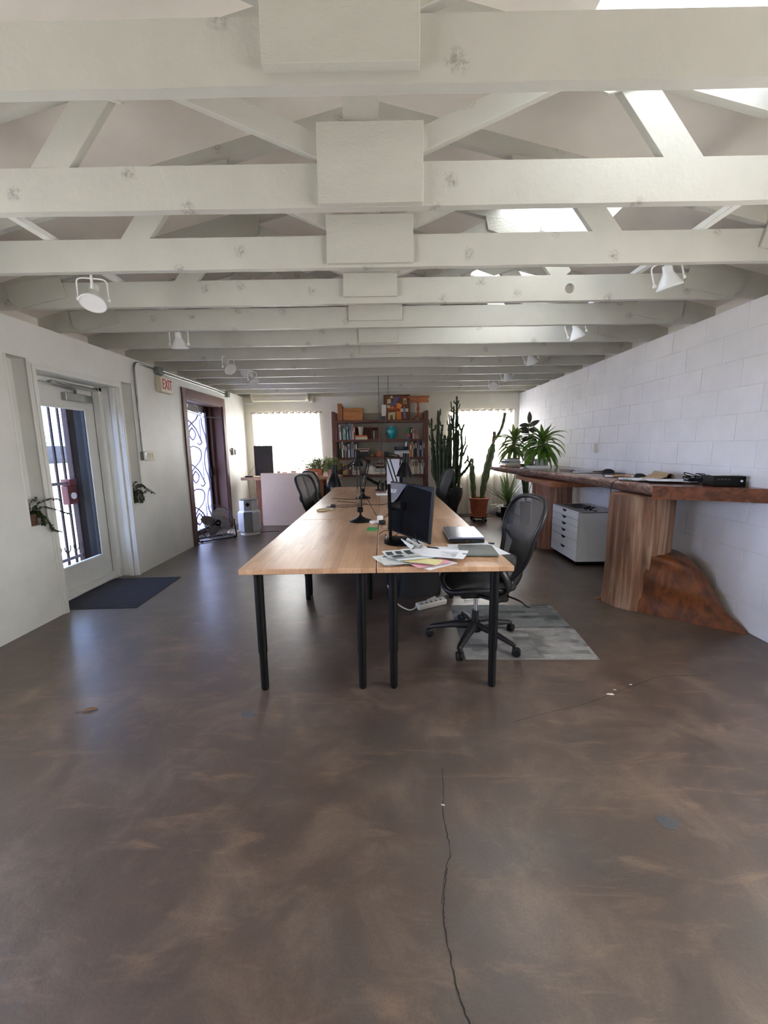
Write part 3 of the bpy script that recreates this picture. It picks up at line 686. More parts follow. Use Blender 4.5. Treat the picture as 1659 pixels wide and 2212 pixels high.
# door mat and a dead leaf
t = thing('door_mat', 'dark grey ribbed mat in front of the white door', 'mat', (-2.645, 3.912, 0), rad(2.5))
m = mb(); m.box((-.375, -.44, 0), (.375, .44, .006), .003)
m.build('backing', M('#25252a', .8, 0, .1), t)
m = mb()
for i in range(70): m.box((-.355, -.42+.012*i, .006), (.355, -.4143+.012*i, .0095))
m.build('ribbing', M('#34343c', .9, 0, .15), t)
m = mb(); m.leaf((-1.66, 2.02, .004), (.9, .25, .15), .075, .03, .25, 5); m.tube([(-1.66, 2.02, .004), (-1.69, 2.01, .004)], .0015, 5)
tag(m.build('dead_leaf', m_leaf('#6b4a2a', '#8a6238')), 'single dry brown leaf on the floor near the left wall', 'leaf')
# ------------------------------------------------------------------ six desks pushed together
TH = .0083; T0 = Vector((-.0594, 2.1596))
def onT(u, v, z=.745):     # point on the desk run: u across, v along
    return (T0.x + u*math.cos(TH) - v*math.sin(TH), T0.y + u*math.sin(TH) + v*math.cos(TH), z)
def desk():
    t = thing('desk', '', 'desk', (0, 0, 0), TH, 'wood topped desks pushed together in two rows')
    m = mb(); m.box((-.376, .002, .714), (.376, 1.546, .745), .004, 2); m.build('desk_top', BUTCH, t)
    for x in (-.287, .287):
        for y in (.062, 1.486):
            m = mb(); m.lathe([(0, .712), (.045, .712), (.045, .708), (.026, .704), (.026, .235), (.0225, .225), (.0225, .012), (.0195, .008), (.0195, 0), (0, 0)], (x, y, 0), 20); m.build('leg', BLACK, t)
    return t
D0 = desk()
spots = [(-.3785, 0, 'nearest desk on the left, its long wooden top bare'), (.3785, 0, 'nearest desk on the right, holding the papers and the near monitor'), (-.3785, 1.55, 'middle desk on the left, with the mustard scraps on its top'),
         (.3785, 1.55, 'middle desk on the right, behind the near monitor'), (-.3785, 3.10, 'farthest desk on the left, next to the bookshelf'), (.3785, 3.10, 'farthest desk on the right, next to the big cactus')]
spots[2] = (-.3785, 1.55, 'middle desk on the left, with small beige scraps near its outer edge')
for i, (u, v, l) in enumerate(spots):
    o = D0 if i == 0 else dup(D0, (0, 0, 0), TH, '')
    o.location = onT(u, v, 0); o['label'] = l

# ------------------------------------------------------------------ mesh office chairs
MESHF = None
def m_mesh():
    t = NT('chair_mesh'); tr = t.n('ShaderNodeBsdfTransparent'); v = t.coord((1, 1, 1)); w = t.noise(v, 260, 2); c = t.ramp(w, [(.35, lin('#17181a')), (.65, lin('#3c3d3e'))])
    d = t.n('ShaderNodeBsdfPrincipled'); t.l(c, d.inputs['Base Color']); d.inputs['Roughness'].default_value = .5
    mx = t.n('ShaderNodeMixShader'); mx.inputs[0].default_value = .24; t.l(d.outputs[0], mx.inputs[1]); t.l(tr.outputs[0], mx.inputs[2]); t.l(mx.outputs[0], t.out.inputs['Surface']); return t.m
CHM = m_mesh(); CHF = M('#0f0f11', .45, 0, .15, bump=.1, bs=200); CHB = M('#0e0e10', .42, 0, .15)
def chair():
    t = thing('office_chair', '', 'chair', (0, 0, 0), 0, 'black mesh office chairs round the desks')
    # faces +y.  back: widest up high, waisted towards the seat, leaning away
    prof = [(.485, .135), (.53, .165), (.60, .20), (.70, .232), (.80, .258), (.88, .272), (.94, .268), (.985, .245), (1.015, .20), (1.03, .13)]
    def hw(z):
        for (a, wa), (b, wb) in zip(prof, prof[1:]):
            if a <= z <= b: return wa + (wb-wa)*(z-a)/(b-a)
        return prof[0][1] if z < prof[0][0] else .0
    def yb(z, x): return -.20 - .38*(z-.485) - .03*math.sin(PI*(z-.485)/.3) * (1 if z < .785 else 0) + .42*x*x
    edge = [(-w, yb(z, w), z) for z, w in prof] + [(-.06, yb(1.036, .06), 1.036), (.06, yb(1.036, .06), 1.036)] + [(w, yb(z, w), z) for z, w in prof[::-1]] + [(.06, yb(.475, .06), .472), (-.06, yb(.475, .06), .472)]
    m = mb(); m.tube(spline(edge + [edge[0]], 4)[:-1], .0165, 8, closed=True); m.build('back_frame', CHF, t)
    m = mb(); m.grid(lambda u, v: ((lambda z: ((2*u-1)*hw(z), yb(z, (2*u-1)*hw(z))+.002, z))(.478+v*.555)), 15, 22); m.build('back_mesh', CHM, t)
    m = mb(); m.grid(lambda u, v: ((2*u-1)*.17, yb(.62+.1*v, (2*u-1)*.17)-.03, .60+.12*v), 9, 5); m.build('lumbar_pad', CHB, t)
    m = mb(); m.tube(spline([(0, -.14, .375), (0, -.25, .40), (0, -.31, .50), (0, -.325, .62), (0, -.345, .70)], 5), [.034]*10+[.028]*11, 10, flat=1.3)
    for s in (-1, 1): m.tube(spline([(0, -.34, .66), (s*.1, -.345, .68), (s*.2, -.325, .72), (s*.245, -.305, .78)], 4), .014, 8)
    m.build('back_support', CHB, t)
    # seat
    m = mb()
    def rim(a):
        x = .255*math.copysign(abs(math.cos(a))**.62, math.cos(a)); y = .225*math.copysign(abs(math.sin(a))**.62, math.sin(a))
        return (x, y, .45 - (.045*max(0, (y-.1)/.13)**2) + .012*(abs(x)/.25)**2)
    m.tube([rim(2*PI*k/40) for k in range(40)], .021, 8, closed=True); m.build('seat_frame', CHF, t)
    m = mb(); m.grid(lambda u, v: ((lambda p: (p[0]*v, p[1]*v, (p[2]-.01)*v*v + (.425)*(1-v*v)))(rim(2*PI*u))), 32, 8, cu=True); m.build('seat_mesh', M('#17181a', .6, 0, .2, bump=.2, bs=300), t)
    m = mb(); m.obox((0, -.02, .375), (.17, .30, .07), bev=.02); m.obox((0, -.15, .36), (.22, .12, .10), bev=.025); m.tube([(.10, 0, .37), (.27, .03, .385)], .012, 8); m.tube([(-.10, 0, .37), (-.25, -.08, .385)], .014, 8); m.build('tilt_mechanism', CHB, t)
    m = mb(); m.tube(spline([(-.12, -.18, .37), (-.25, -.22, .38), (-.30, -.24, .365), (-.34, -.25, .37)], 5), .006, 6); m.build('tilt_lever', CHB, t)
    for s in (-1, 1):
        m = mb(); m.tube(spline([(s*.16, -.12, .40), (s*.27, -.13, .47), (s*.29, -.11, .54), (s*.285, -.08, .60)], 5), .018, 8, flat=1.5)
        ar = m.build('armrest_post', CHB, t)
        m = mb(); m.obox((s*.285, -.01, .622), (.085, .24, .03), bev=.013, seg=3); lab(m.build('armrest_pad', CHB, ar), 'soft black armrest pad')
    m = mb(); m.cyl((0, 0, .20), (0, 0, .36), .014, None, 14); lab(m.build('gas_lift', CHROME, t), 'chrome gas lift column')
    m = mb(); m.cyl((0, 0, .11), (0, 0, .23), .028, .024, 14); m.build('lift_sleeve', CHB, t)
    m = mb(); m.lathe([(0, .07), (.045, .075), (.05, .10), (.04, .135), (0, .14)], n=18)
    cs = []
    for k in range(5):
        a = 2*PI*k/5; c, s_ = math.cos(a), math.sin(a)
        m.tube([(c*.03, s_*.03, .118), (c*.16, s_*.16, .108), (c*.30, s_*.30, .08), (c*.325, s_*.325, .074)], [.033, .027, .019, .014], 8, flat=.8)
        cs.append((c*.315, s_*.315, a))
    m.build('star_base', CHF, t)
    for x, y, a in cs:
        m = mb(); ax = Vector((-math.sin(a+.5), math.cos(a+.5), 0)); of = Vector((math.cos(a+.5), math.sin(a+.5), 0))*.018; p = Vector((x, y, .0295))
        for s in (-1, 1):
            q = p + of + ax*.013*s
            m.tube([q-ax*.010*s, q+ax*.006*s, q+ax*.011*s], [.0292, .0292, .022], 16)
        m.tube([p+of*.3+Vector((0, 0, .005)), p+Vector((0, 0, .045))], .011, 8); m.build('caster', BLKPL, t)
    return t
CH = chair()
CH['label'] = 'black mesh office chair beside the near desk, turned towards the viewer'
CH.location = (.63, 2.80, 0.0035); CH.rotation_euler = (0, 0, rad(95))
dup(CH, (-.76, 5.45, 0), rad(-103), 'nearer black mesh office chair on the left side of the desks')
dup(CH, (-.84, 6.30, 0), rad(-101), 'farther black mesh office chair on the left side of the desks')
dup(CH, (.60, 6.25, 0), rad(98), 'black mesh office chair beside the big cactus at the far right')

# ------------------------------------------------------------------ jointed desk lamps
def desk_lamp(label, base, foot_top, elbow, head_j, sh_top, sh_bot, r, rb):
    B = Vector(base); L = lambda p: Vector(p) - B
    t = thing('desk_lamp', label, 'lamp', base, 0, 'black jointed desk lamps')
    m = mb(); m.lathe([(0, 0), (.098, 0), (.10, .006), (.096, .011), (.05, .026), (.018, .045), (.011, .06), (0, .06)], n=36); m.build('base', BLACK, t)
    f = L(foot_top); e = L(elbow); h = L(head_j); d = (e-f).normalized(); sd = d.cross(Vector((0, 1, 0))).normalized()*.014
    m = mb(); m.cyl((0, 0, .05), f-Vector((0, 0, .02)), .009, None, 10); m.obox(f, (.05, .03, .05), bev=.008); m.build('stem', BLACK, t)
    m = mb(); m.tube([f-sd, e-sd], .0055, 8); m.tube([f+sd, e+sd], .0055, 8); m.build('lower_arm', BLACK, t)
    m = mb()
    for s in (-1, 1):
        a = f + sd*s*.9 + d*.02 + Vector((0, -.012*s, 0)); b = a + d*.17
        hx = [a + (b-a)*i/90 + (Vector((0, 1, 0))*math.cos(i*1.25) + sd.normalized()*math.sin(i*1.25))*.0055 for i in range(91)]
        m.tube(hx, .0013, 5)
    lab(m.build('spring', CHROME, t), 'chrome spring')
    m = mb(); m.obox(e, (.05, .026, .045), bev=.01); m.tube([e+Vector((0, -.02, 0)), e+Vector((0, .02, 0))], .012, 12); m.build('elbow_joint', BLACK, t)
    u = (h-e).normalized(); su = u.cross(Vector((0, 1, 0))).normalized()*.009
    m = mb(); m.tube([e+su, h+su], .0045, 8); m.tube([e-su, h-su], .0045, 8); m.build('upper_arm', BLACK, t)
    a = L(sh_top); b = L(sh_bot); ax = (a-b); hh = ax.length; q = Vector((0, 0, 1)).rotation_difference(ax.normalized()).to_matrix()
    m = mb(); m.lathe([(r-.002, .0), (r, .0), (r*.99, .03*hh), (r*.9, .17*hh), (r*.72, .34*hh), (r*.5, .5*hh), (rb*1.03, .62*hh), (rb, .70*hh), (rb, .99*hh), (rb*.9, hh), (0, hh)], b, 36, rot=q); s = m.build('lamp_shade', BLACKG, t)
    m = mb(); m.lathe([(r-.002, .001), (r*.97, .03*hh), (r*.88, .17*hh), (r*.70, .34*hh), (r*.47, .5*hh), (rb*.9, .64*hh), (0, .66*hh)], b, 30, rot=q); lab(m.build('shade_lining', M('#d8d8d6', .4, 0, .03), s), 'white inside of the shade')
    m = mb(); m.sphere(b+ax*.35, .024, 12, 8); lab(m.build('bulb', M('#f0efe8', .3, 0, .02), s), 'white bulb')
    m = mb(); m.tube([h-Vector((0, .012, 0)), h+Vector((0, .012, 0))], .010, 12); m.tube([h, b+ax*.66], .006, 8); m.build('head_joint', BLACK, t)
    return t
desk_lamp('black jointed desk lamp nearest the viewer on the left desks, head turned left', (-.230, 3.592, .745), (-.232, 3.592, .850), (-.243, 3.592, 1.282), (-.405, 3.592, 1.19), (-.452, 3.592, 1.247), (-.452, 3.592, 1.058), .068, .025)
desk_lamp('black jointed desk lamp farther down the left desks, chrome arm catching light', (-.300, 5.266, .745), (-.30, 5.266, .845), (-.222, 5.266, 1.212), (-.325, 5.266, 1.290), (-.356, 5.266, 1.356), (-.352, 5.266, 1.157), .070, .029)
desk_lamp('largest looking black desk lamp, right of centre behind the near monitor', (.165, 3.42, .745), (.155, 3.42, .850), (.008, 3.42, 1.336), (.105, 3.42, 1.318), (.166, 3.42, 1.342), (.152, 3.42, 1.150), .0715, .0285)

# ------------------------------------------------------------------ near monitor seen from behind
t = thing('monitor', 'black desktop monitor seen from behind on the near right desk', 'monitor', (.09, 2.775, .745))
m = mb(); m.lathe([(0, 0), (.118, 0), (.12, .006), (.115, .012), (.02, .016), (0, .016)], n=36, sx=.95, sy=1.15); m.build('stand_base', BLACKG, t)
m = mb(); m.prism([(-.075, -.035, .01), (-.075, .035, .01), (-.083, .032, .40), (-.083, -.032, .40)], (.024, 0, 0), .004); m.build('stand_column', BLACKG, t)
m = mb(); m.tube([(-.09, -.045, .02), (-.10, -.05, .045), (-.10, .05, .045), (-.09, .045, .02)], .004, 6); m.build('cable_loop', CHROME, t)
# panel: local frame, x along the panel (near edge positive), y out of the back, z up
pc = Vector((.058, -.015, .222)); ang = math.atan2(-.5, .262)
PM = Matrix.Translation(pc) @ Matrix.Rotation(ang, 4, 'Z') @ Matrix.Rotation(rad(-5), 4, 'X')
def tb(name, m, mat, par):
    o = m.build(name, mat, par); o.matrix_local = PM; return o
hwd, hh = .280, .18
m = mb(); m.box((-hwd, .0, -hh), (hwd, .018, hh), .006); pn = tb('panel_housing', m, M('#0b0b0c', .4, 0, .15, spec=.3), t)
m = mb(); m.box((-hwd+.008, .018, -hh+.012), (hwd-.008, .0195, hh-.008)); s_ = m.build('screen', M('#050507', .12, 0, .05), pn)
m = mb(); m.prism([(-hwd+.01, -.002, hh-.006), (-.045, -.002, hh-.006), (-.13, -.022, .065), (-hwd+.01, -.022, -.02)], (0, .012, 0), .004); u_ = m.build('painted_gloss_panel', M('#8b8b96', .12, .6, .05), pn)  # pale metal colour paints a bright reflection onto the glossy black back
m = mb(); m.prism([(-.025, -.001, hh-.006), (hwd-.015, -.001, hh-.03), (hwd-.015, -.001, -hh+.01), (-.2, -.001, -hh+.01), (-hwd+.01, -.014, -.06), (-.105, -.026, .05)], (0, .010, 0), .004); m.build('back_shell', M('#0b0b0c', .6, 0, .2, bump=.15, bs=250, spec=.06), pn)
text_obj('logo', 'acer', .055, .0006, M('#e4e4ea', .35, .3, .02), pn, Matrix.Translation((-.19, -.0165, .12)) @ Matrix.Rotation(rad(90+8), 4, 'X'))
m = mb(); m.tube([(-.072, 0, .25), (-.03, 0, .25), (.01, -.005, .25)], [.03, .026, .034], 14); m.build('pivot', BLKPL, t)
m = mb(); m.tube(spline([(.10, -.14, .09), (.105, -.17, .05), (.12, -.18, .02), (.05, -.13, .0225)], 6), .0035, 6); m.build('power_lead', BLACK, t)

# ------------------------------------------------------------------ laptop, sleeve, papers on the near right desk
t = thing('laptop', 'closed thick black laptop with a shiny blue grey lid on the near desk', 'laptop', (.545, 2.885, .745), rad(-1.5))
m = mb(); m.box((-.118, -.19, .004), (.118, .19, .027), .004); m.build('base', BLKPL, t)
m = mb(); m.box((-.118, -.19, .030), (.118, .19, .044), .005); l = m.build('lid', M('#8188a0', .14, .7, .06), t)
m = mb(); m.prism([(-.012, -.02, .0445), (.022, -.035, .0445), (-.004, .03, .0445)], (0, 0, .0006)); lab(m.build('emblem', M('#e8e8ee', .2, .4, .02), l), 'pale emblem on the lid')
m = mb(); m.tube([(-.117, -.17, .0285), (-.117, .17, .0285)], .006, 10); m.build('hinge', CHROME, t)
m = mb()
for x in (-.09, .09):
    for y in (-.16, .16): m.cyl((x, y, 0), (x, y, .005), .008, None, 10)
m.build('foot', BLACK, t)
m = mb()
for i, (x, w_) in enumerate(((.0, .02), (.045, .012), (.07, .012))): m.obox((x, -.1902, .016), (w_, .002, .008))
m.build('port', M('#3c3c40', .4, .4, .05), t)
_sheet = [0]
def sheet(name, label, cat, c, size, rz, mat, curl=(0, 0), h=0, group=None, wave=.0, ink=None):
    _sheet[0] += 1; k = _sheet[0]; q = random.Random(k)
    m = mb(); w_, l_ = size; ph = q.uniform(0, 6)
    def zz(u, v): return .0006 + curl[0]*(abs(u-.5)*2)**3*(u > .5) + curl[1]*(abs(u-.5)*2)**3*(u < .5) + wave*(math.sin(5*u+ph)*math.sin(3.5*v+ph)+1)*.5
    g = m.grid(lambda u, v: ((u-.5)*w_, (v-.5)*l_, zz(u, v)+.0007), 9, 9); g2 = m.grid(lambda u, v: ((u-.5)*w_, (v-.5)*l_, zz(u, v)), 9, 9)
    for row in ([(g[i][0], g2[i][0]) for i in range(9)], [(g[i][8], g2[i][8]) for i in range(9)], g[0] and [(g[0][i], g2[0][i]) for i in range(9)], [(g[8][i], g2[8][i]) for i in range(9)]):
        for (a, b), (c_, d_) in zip(row, row[1:]): m._f([a, c_, d_, b])
    o = m.build(name, mat); place(o, (c[0], c[1], c[2]+h), rz); tag(o, label, cat, group)
    if ink:
        m = mb()
        for (x0, y0, x1, y1) in ink:
            nu = 4
            m.grid(lambda u, v: (x0*w_+(x1-x0)*w_*u, y0*l_+(y1-y0)*l_*v, zz(x0+.5+(x1-x0)*u, y0+.5+(y1-y0)*v)+.0012), nu, 3)
        m.build('printing', M('#3a3d40', .7, 0, .3), o)
    return o
G = 'loose papers on the near right desk'
P2 = M('#d9dcd8', .6, 0, .04)
lines = [(-.4, .36-.055*i, -.4+.75*R.uniform(.5, 1), .372-.055*i) for i in range(13)]
sheet('paper', 'lowest white printed sheet, its corner hanging over the front edge of the near desk', 'paper', (.22, 2.285, .7455), (.216, .30), rad(38), PAPER, (0, 0), 0, G, .001, lines)
sheet('paper', 'grey white sheet at the left end of the paper pile, with dark photographs along it', 'paper', (.085, 2.32, .747), (.21, .28), rad(-62), P2, (.004, .01), 0, G, .002, [(-.4, .1, -.05, .3), (.05, .1, .3, .3), (-.4, -.3, 0, -.12)])
sheet('paper', 'folded newspaper sheet, bottom left of the paper pile', 'paper', (.095, 2.265, .7495), (.17, .25), rad(-80), M('#cfd2cc', .7, 0, .08), (.008, .004), 0, G, .003, lines[:9])
sheet('paper', 'pink sheet peeking out of the paper pile by the desk edge', 'paper', (.245, 2.21, .7525), (.10, .22), rad(-62), M('#e0a3b0', .6, 0, .03), (.002, .002), 0, G, .001)
sheet('paper', 'yellow lined sheet in the front of the paper pile', 'paper', (.20, 2.235, .7545), (.13, .20), rad(66), M('#d9d096', .6, 0, .04), (.003, .008), 0, G, .002)
sheet('paper', 'large plain white sheet across the middle of the paper pile', 'paper', (.17, 2.375, .757), (.21, .28), rad(-74), PAPER, (.003, .006), 0, G, .003)
sheet('paper', 'glossy leaflet with black and white pictures on top of the paper pile', 'paper', (.085, 2.36, .7615), (.15, .19), rad(-70), M('#c7ccc9', .35, 0, .05), (.006, .012), 0, G, .003, [(-.42, .2, .1, .42), (-.42, -.1, -.1, .1), (0, -.35, .4, 0), (-.42, -.42, -.1, -.2)])
sheet('paper', 'white sheet with handwriting, right end of the paper pile', 'paper', (.335, 2.375, .7605), (.20, .27), rad(70), PAPER, (.004, .004), 0, G, .003, [(-.3+.05*i, -.3, -.285+.05*i, -.3+.5*R.random()) for i in range(12)])
sheet('paper', 'pale green envelope under the plain white sheet', 'paper', (.19, 2.50, .7465), (.11, .22), rad(80), M('#c2c8b4', .6, 0, .03), (0, 0), 0, G, .001)
sheet('paper', 'long narrow white strip of paper behind the paper pile', 'paper', (.31, 2.565, .7465), (.10, .27), rad(86), PAPER, (0, 0), 0, G, .001)
sheet('paper', 'bluish white sheet under the grey sleeve, sticking out past the desk edge at right', 'paper', (.605, 2.535, .7465), (.22, .31), rad(12), M('#dfe3ec', .6, 0, .03), (0, 0), 0, G, .001, lines[:5])
sheet('paper', 'white sheet under the left side of the grey sleeve', 'paper', (.50, 2.52, .7475), (.21, .28), rad(-3), PAPER, (0, 0), 0, G, .001)
m = mb(); m.box((-.108, -.125, 0), (.108, .125, .012), .005); m.box((-.106, -.125, .004), (.106, -.127, .008)); o = m.build('tablet_sleeve', M('#5d635f', .55, 0, .12, bump=.15, bs=200)); place(o, (.562, 2.475, .7505), rad(-4)); tag(o, 'flat grey sleeve lying in front of the laptop', 'tablet sleeve')
m = mb(); m.cyl((-.035, 0, .005), (.03, 0, .005), .005, None, 10); m.cyl((.03, 0, .005), (.045, 0, .005), .004, .001, 10); o = m.build('marker_pen', BLACK); place(o, (.285, 2.50, .7645), rad(-25)); tag(o, 'black marker pen on the papers', 'pen')
m = mb(); m.box((-.02, -.012, 0), (.02, .012, .008), .003); o = m.build('phone_adapter', BLKPL); place(o, (.70, 2.68, .7455), rad(-20)); tag(o, 'small dark adapter at the right desk edge behind the sleeve', 'adapter')
m = mb(); m.grid(lambda u, v: ((u-.5)*.11, (v-.5)*.13, .004+.045*abs(math.sin(2.2*PI*u+1.2*v))*(.4+.6*v)), 16, 12); o = m.build('crumpled_tissue', P2); place(o, (.172, 2.625, .7455), rad(30)); tag(o, 'crumpled white tissue in front of the monitor foot', 'tissue')
# middle seam clutter
sheet('green_card', 'bright green card beside the seam of the two desk rows', 'card', (-.115, 3.225, .7455), (.085, .14), rad(-4), M('#2f9a55', .5, 0, .06), (.002, .002), 0, None, .001)
t = thing('power_adapter', 'white plug adapter by the desk seam near the lamp foot', 'adapter', (-.055, 3.48, .745), rad(20))
m = mb(); m.obox((0, 0, .035), (.045, .05, .07), bev=.01); m.obox((-.05, .02, .012), (.07, .05, .024), bev=.008); m.build('body', WHITE, t)
m = mb(); m.obox((.0, -.05, .018), (.05, .05, .036), bev=.008); m.build('plug', BLKPL, t)
def cable(label, pts, r=.003, mat=None, name='cable', cat='cable'):
    m = mb(); m.tube(spline(pts, 7), r, 6); tag(m.build(name, mat or BLACK), label, cat, 'loose cables')
z = .749
cable('black cable from the near lamp foot down the desk seam', [(-.20, 3.60, 1.0), (-.16, 3.60, .93), (-.10, 3.56, .82), (-.062, 3.50, z+.04)])
cable('long black cable looping across the left desk before the far lamp', [(-.60, 4.98, z), (-.45, 4.85, z), (-.22, 4.70, z), (-.35, 4.50, z), (-.52, 4.46, z), (-.56, 4.60, z), (-.3, 4.62, z), (-.05, 4.62, z), (.05, 4.80, z), (.12, 5.1, z)])
cable('second black cable lying across the left desk towards the far lamp', [(-.70, 5.26, z), (-.55, 5.16, z), (-.42, 5.12, z+.003), (-.30, 5.13, z)])
cable('thin black cable rising behind the near monitor', [(.02, 3.86, z), (-.05, 3.52, z+.02), (.06, 3.95, z+.03), (.14, 4.3, z+.02)], .0025)
cable('cream cable tangle behind the near monitor foot', [(-.03, 3.3, z), (.06, 3.24, z+.01), (.12, 3.30, z), (.05, 3.38, z+.012), (.0, 3.30, z), (.10, 3.20, z+.006), (.15, 3.26, z), (.08, 3.34, z)], .0025, M('#cfc6a8', .5))
cable('black cable looping from the seam to the near monitor', [(-.055, 3.02, z), (-.02, 3.08, z+.012), (.04, 3.09, z+.012), (.09, 3.05, z+.006), (.07, 2.97, z), (.04, 2.94, z)])
t = thing('charger', 'small black and white charger on the left desk between the lamps', 'charger', (-.585, 4.46, .745), rad(20))
m = mb(); m.obox((0, 0, .018), (.05, .05, .036), bev=.008); m.build('body', BLKPL, t)
m = mb(); m.tube([(-.04+.03*math.cos(a), .03*math.sin(a), .012) for a in [k*PI/6 for k in range(12)]], .004, 6, closed=True); m.build('ring', CHROME, t)
for i, (x, y, a, s_) in enumerate(((-.675, 4.22, 15, 1), (-.60, 4.28, -10, .8))):
    m = mb(); m.obox((0, 0, .008*s_), (.10*s_, .06*s_, .016*s_), bev=.004); m.obox((.01, .01, .02*s_), (.07*s_, .04*s_, .008), (0, 0, .3), .003); o = m.build('notebook', M('#bfae8e' if i == 0 else '#c9bda2', .7, 0, .08)); place(o, (x, y, .745), rad(a)); tag(o, ('larger' if i == 0 else 'smaller') + ' beige notepad scrap near the outer edge of the left desk', 'notepad')
t = thing('router', 'low white router box on the far desk beside the seam', 'router', (-.05, 5.56, .745), rad(8))
m = mb(); m.obox((0, 0, .014), (.17, .12, .028), bev=.006); m.build('body', WHITE, t)
m = mb(); m.tube([(.06, .05, .02), (.11, .06, .15)], .009, 8); m.build('antenna', WHITE, t)
t = thing('computer_monitor', 'white backed monitor standing on the farthest right desk', 'monitor', (.11, 6.02, .745), rad(-28))
m = mb(); m.obox((0, 0, .006), (.16, .16, .012), bev=.004); m.obox((0, .02, .08), (.05, .02, .15), bev=.004); m.build('stand', M('#c9cacd', .3, .5, .05), t)
m = mb(); m.obox((0, -.008, .29), (.205, .022, .37), bev=.006); p_ = m.build('panel_back', M('#dcdde4', .4, 0, .03), t)
m = mb(); m.obox((0, .010, .29), (.205, .014, .37), bev=.003); m.obox((.12, .0, .27), (.03, .03, .32), bev=.004); m.build('bezel', BLACK, t)
t = thing('spotting_scope', 'black tube slanting on a small stand on the far left desk', 'tube', (-.20, 6.2, .745))
m = mb(); m.lathe([(0, 0), (.05, 0), (.05, .012), (.012, .02), (.010, .10), (0, .10)], (.08, 0, 0), 20); m.build('stand', BLACK, t)
m = mb(); m.tube([(-.10, 0, .195), (.08, 0, .095)], .022, 12); m.tube([(.08, 0, .095), (.115, .0, .15)], .012, 8); m.build('tube', BLACK, t)
for i, (x, y, w_, l_, h_, c, n_, l) in enumerate(((.62, 6.05, .09, .16, .03, '#1a1a1c', 'phone_dock', 'small dark dock at the right edge of the farthest desk'), (.60, 5.80, .07, .10, .004, '#e6e6e6', 'note_card', 'small white note card at the right edge of the farthest desk'), (.33, 6.25, .26, .2, .045, '#161618', 'camera_bag', 'low black soft bag on the farthest right desk'), (.52, 6.32, .16, .14, .05, '#1c1c1f', 'headphones_case', 'round black case behind the low black bag'))):
    m = mb(); m.obox((0, 0, h_/2), (w_, l_, h_), bev=min(.02, h_*.4), seg=3); o = m.build(n_, M(c, .5, 0, .1)); place(o, (x, y, .745), rad(10*i)); tag(o, l, n_.split('_')[-1])
# cords from the ninth truss to the desks
cable('straight grey power cord hanging from the ninth truss to the desks', [(-.093, 6.125, 2.41), (-.092, 6.10, 2.0), (-.088, 6.08, 1.4), (-.082, 6.06, .95), (-.075, 6.02, .748)], .0042, M('#4a4542', .6), 'hanging_cord', 'cord')
cable('bent grey power cord hanging beside the straight one', [(.047, 6.125, 2.41), (.045, 6.12, 2.22), (.035, 6.115, 2.12), (.0, 6.10, 1.7), (-.03, 6.09, 1.35), (-.065, 6.07, .95), (-.055, 6.03, .748)], .0042, M('#4a4542', .6), 'hanging_cord', 'cord')
t = thing('cord_plug', 'black plug cluster where the hanging cords reach the desks', 'plug', (-.03, 6.13, .745))
m = mb(); m.obox((-.03, 0, .06), (.05, .05, .12), bev=.01); m.obox((.045, .02, .075), (.06, .05, .15), bev=.01); m.build('plug', BLACK, t)
# under the desks
t = thing('power_strip', 'white power strip lying tilted on the floor under the near desk', 'power strip', (.385, 3.44, 0), rad(29))
m = mb(); m.obox((0, 0, .03), (.30, .065, .05), (rad(12), 0, 0), .01, 3); m.obox((.03, .045, .05), (.10, .02, .02), (0, rad(-8), .1), .004); m.build('housing', M('#b3afa6', .5, 0, .05), t)
m = mb()
for i in range(5): m.obox((-.11+.05*i, -.012, .0535), (.018, .018, .004), (rad(12), 0, 0))
m.build('socket', M('#57534e', .6), t)
m = mb(); m.tube(spline([(-.15, 0, .03), (-.25, -.02, .03), (-.34, .06, .10), (-.36, .14, .22)], 6), .006, 6); m.build('lead', M('#bcb8b0', .5), t)
t = thing('soft_bag', 'black soft bag on the floor under the near right desk', 'bag', (.30, 3.78, 0), rad(5))
m = mb(); m.grid(lambda u, v: (.20*(1-.25*v**3)*math.copysign(abs(math.cos(2*PI*u))**.6, math.cos(2*PI*u)) + .008*math.sin(9*v+u*20), .13*(1-.35*v**3)*math.copysign(abs(math.sin(2*PI*u))**.6, math.sin(2*PI*u)), .001+.46*v), 36, 14, cu=True)
m.grid(lambda u, v: (.15*v*math.copysign(abs(math.cos(2*PI*u))**.6, math.cos(2*PI*u)), .0845*v*math.copysign(abs(math.sin(2*PI*u))**.6, math.sin(2*PI*u)), .461+.03*(1-v)), 36, 5, cu=True); m.build('body', M('#0b0b0c', .8, 0, .2, bump=.4, bs=30), t)
m = mb(); m.tube(spline([(-.10, -.02, .47), (-.07, -.03, .53), (.05, -.03, .53), (.09, -.02, .47)], 5), .010, 8, flat=2); m.build('handle', M('#121213', .7), t)
t = thing('cable_basket', 'pale wire cable basket hung under the nearest left desk', 'basket', (-.30, 2.95, .714))
m = mb()
for x in (-.09, -.045, 0, .045, .09): m.tube([(x, -.1, -.002), (x*.8, -.09, -.15), (x*.8, .09, -.15), (x, .1, -.002)], .0022, 6)
for y in (-.09, -.045, 0, .045, .09): m.tube([(-.1, y, -.002), (-.075, y, -.15), (.075, y, -.15), (.1, y, -.002)], .0022, 6)
m.build('wire_basket', M('#a9b0ac', .4, .6), t)
cable('grey cable drooping under the desk seam', [(-.16, 2.7, .71), (-.13, 2.72, .60), (-.06, 2.75, .54), (.02, 2.78, .52), (.05, 2.8, .45)], .003, M('#6f6f6f', .6))
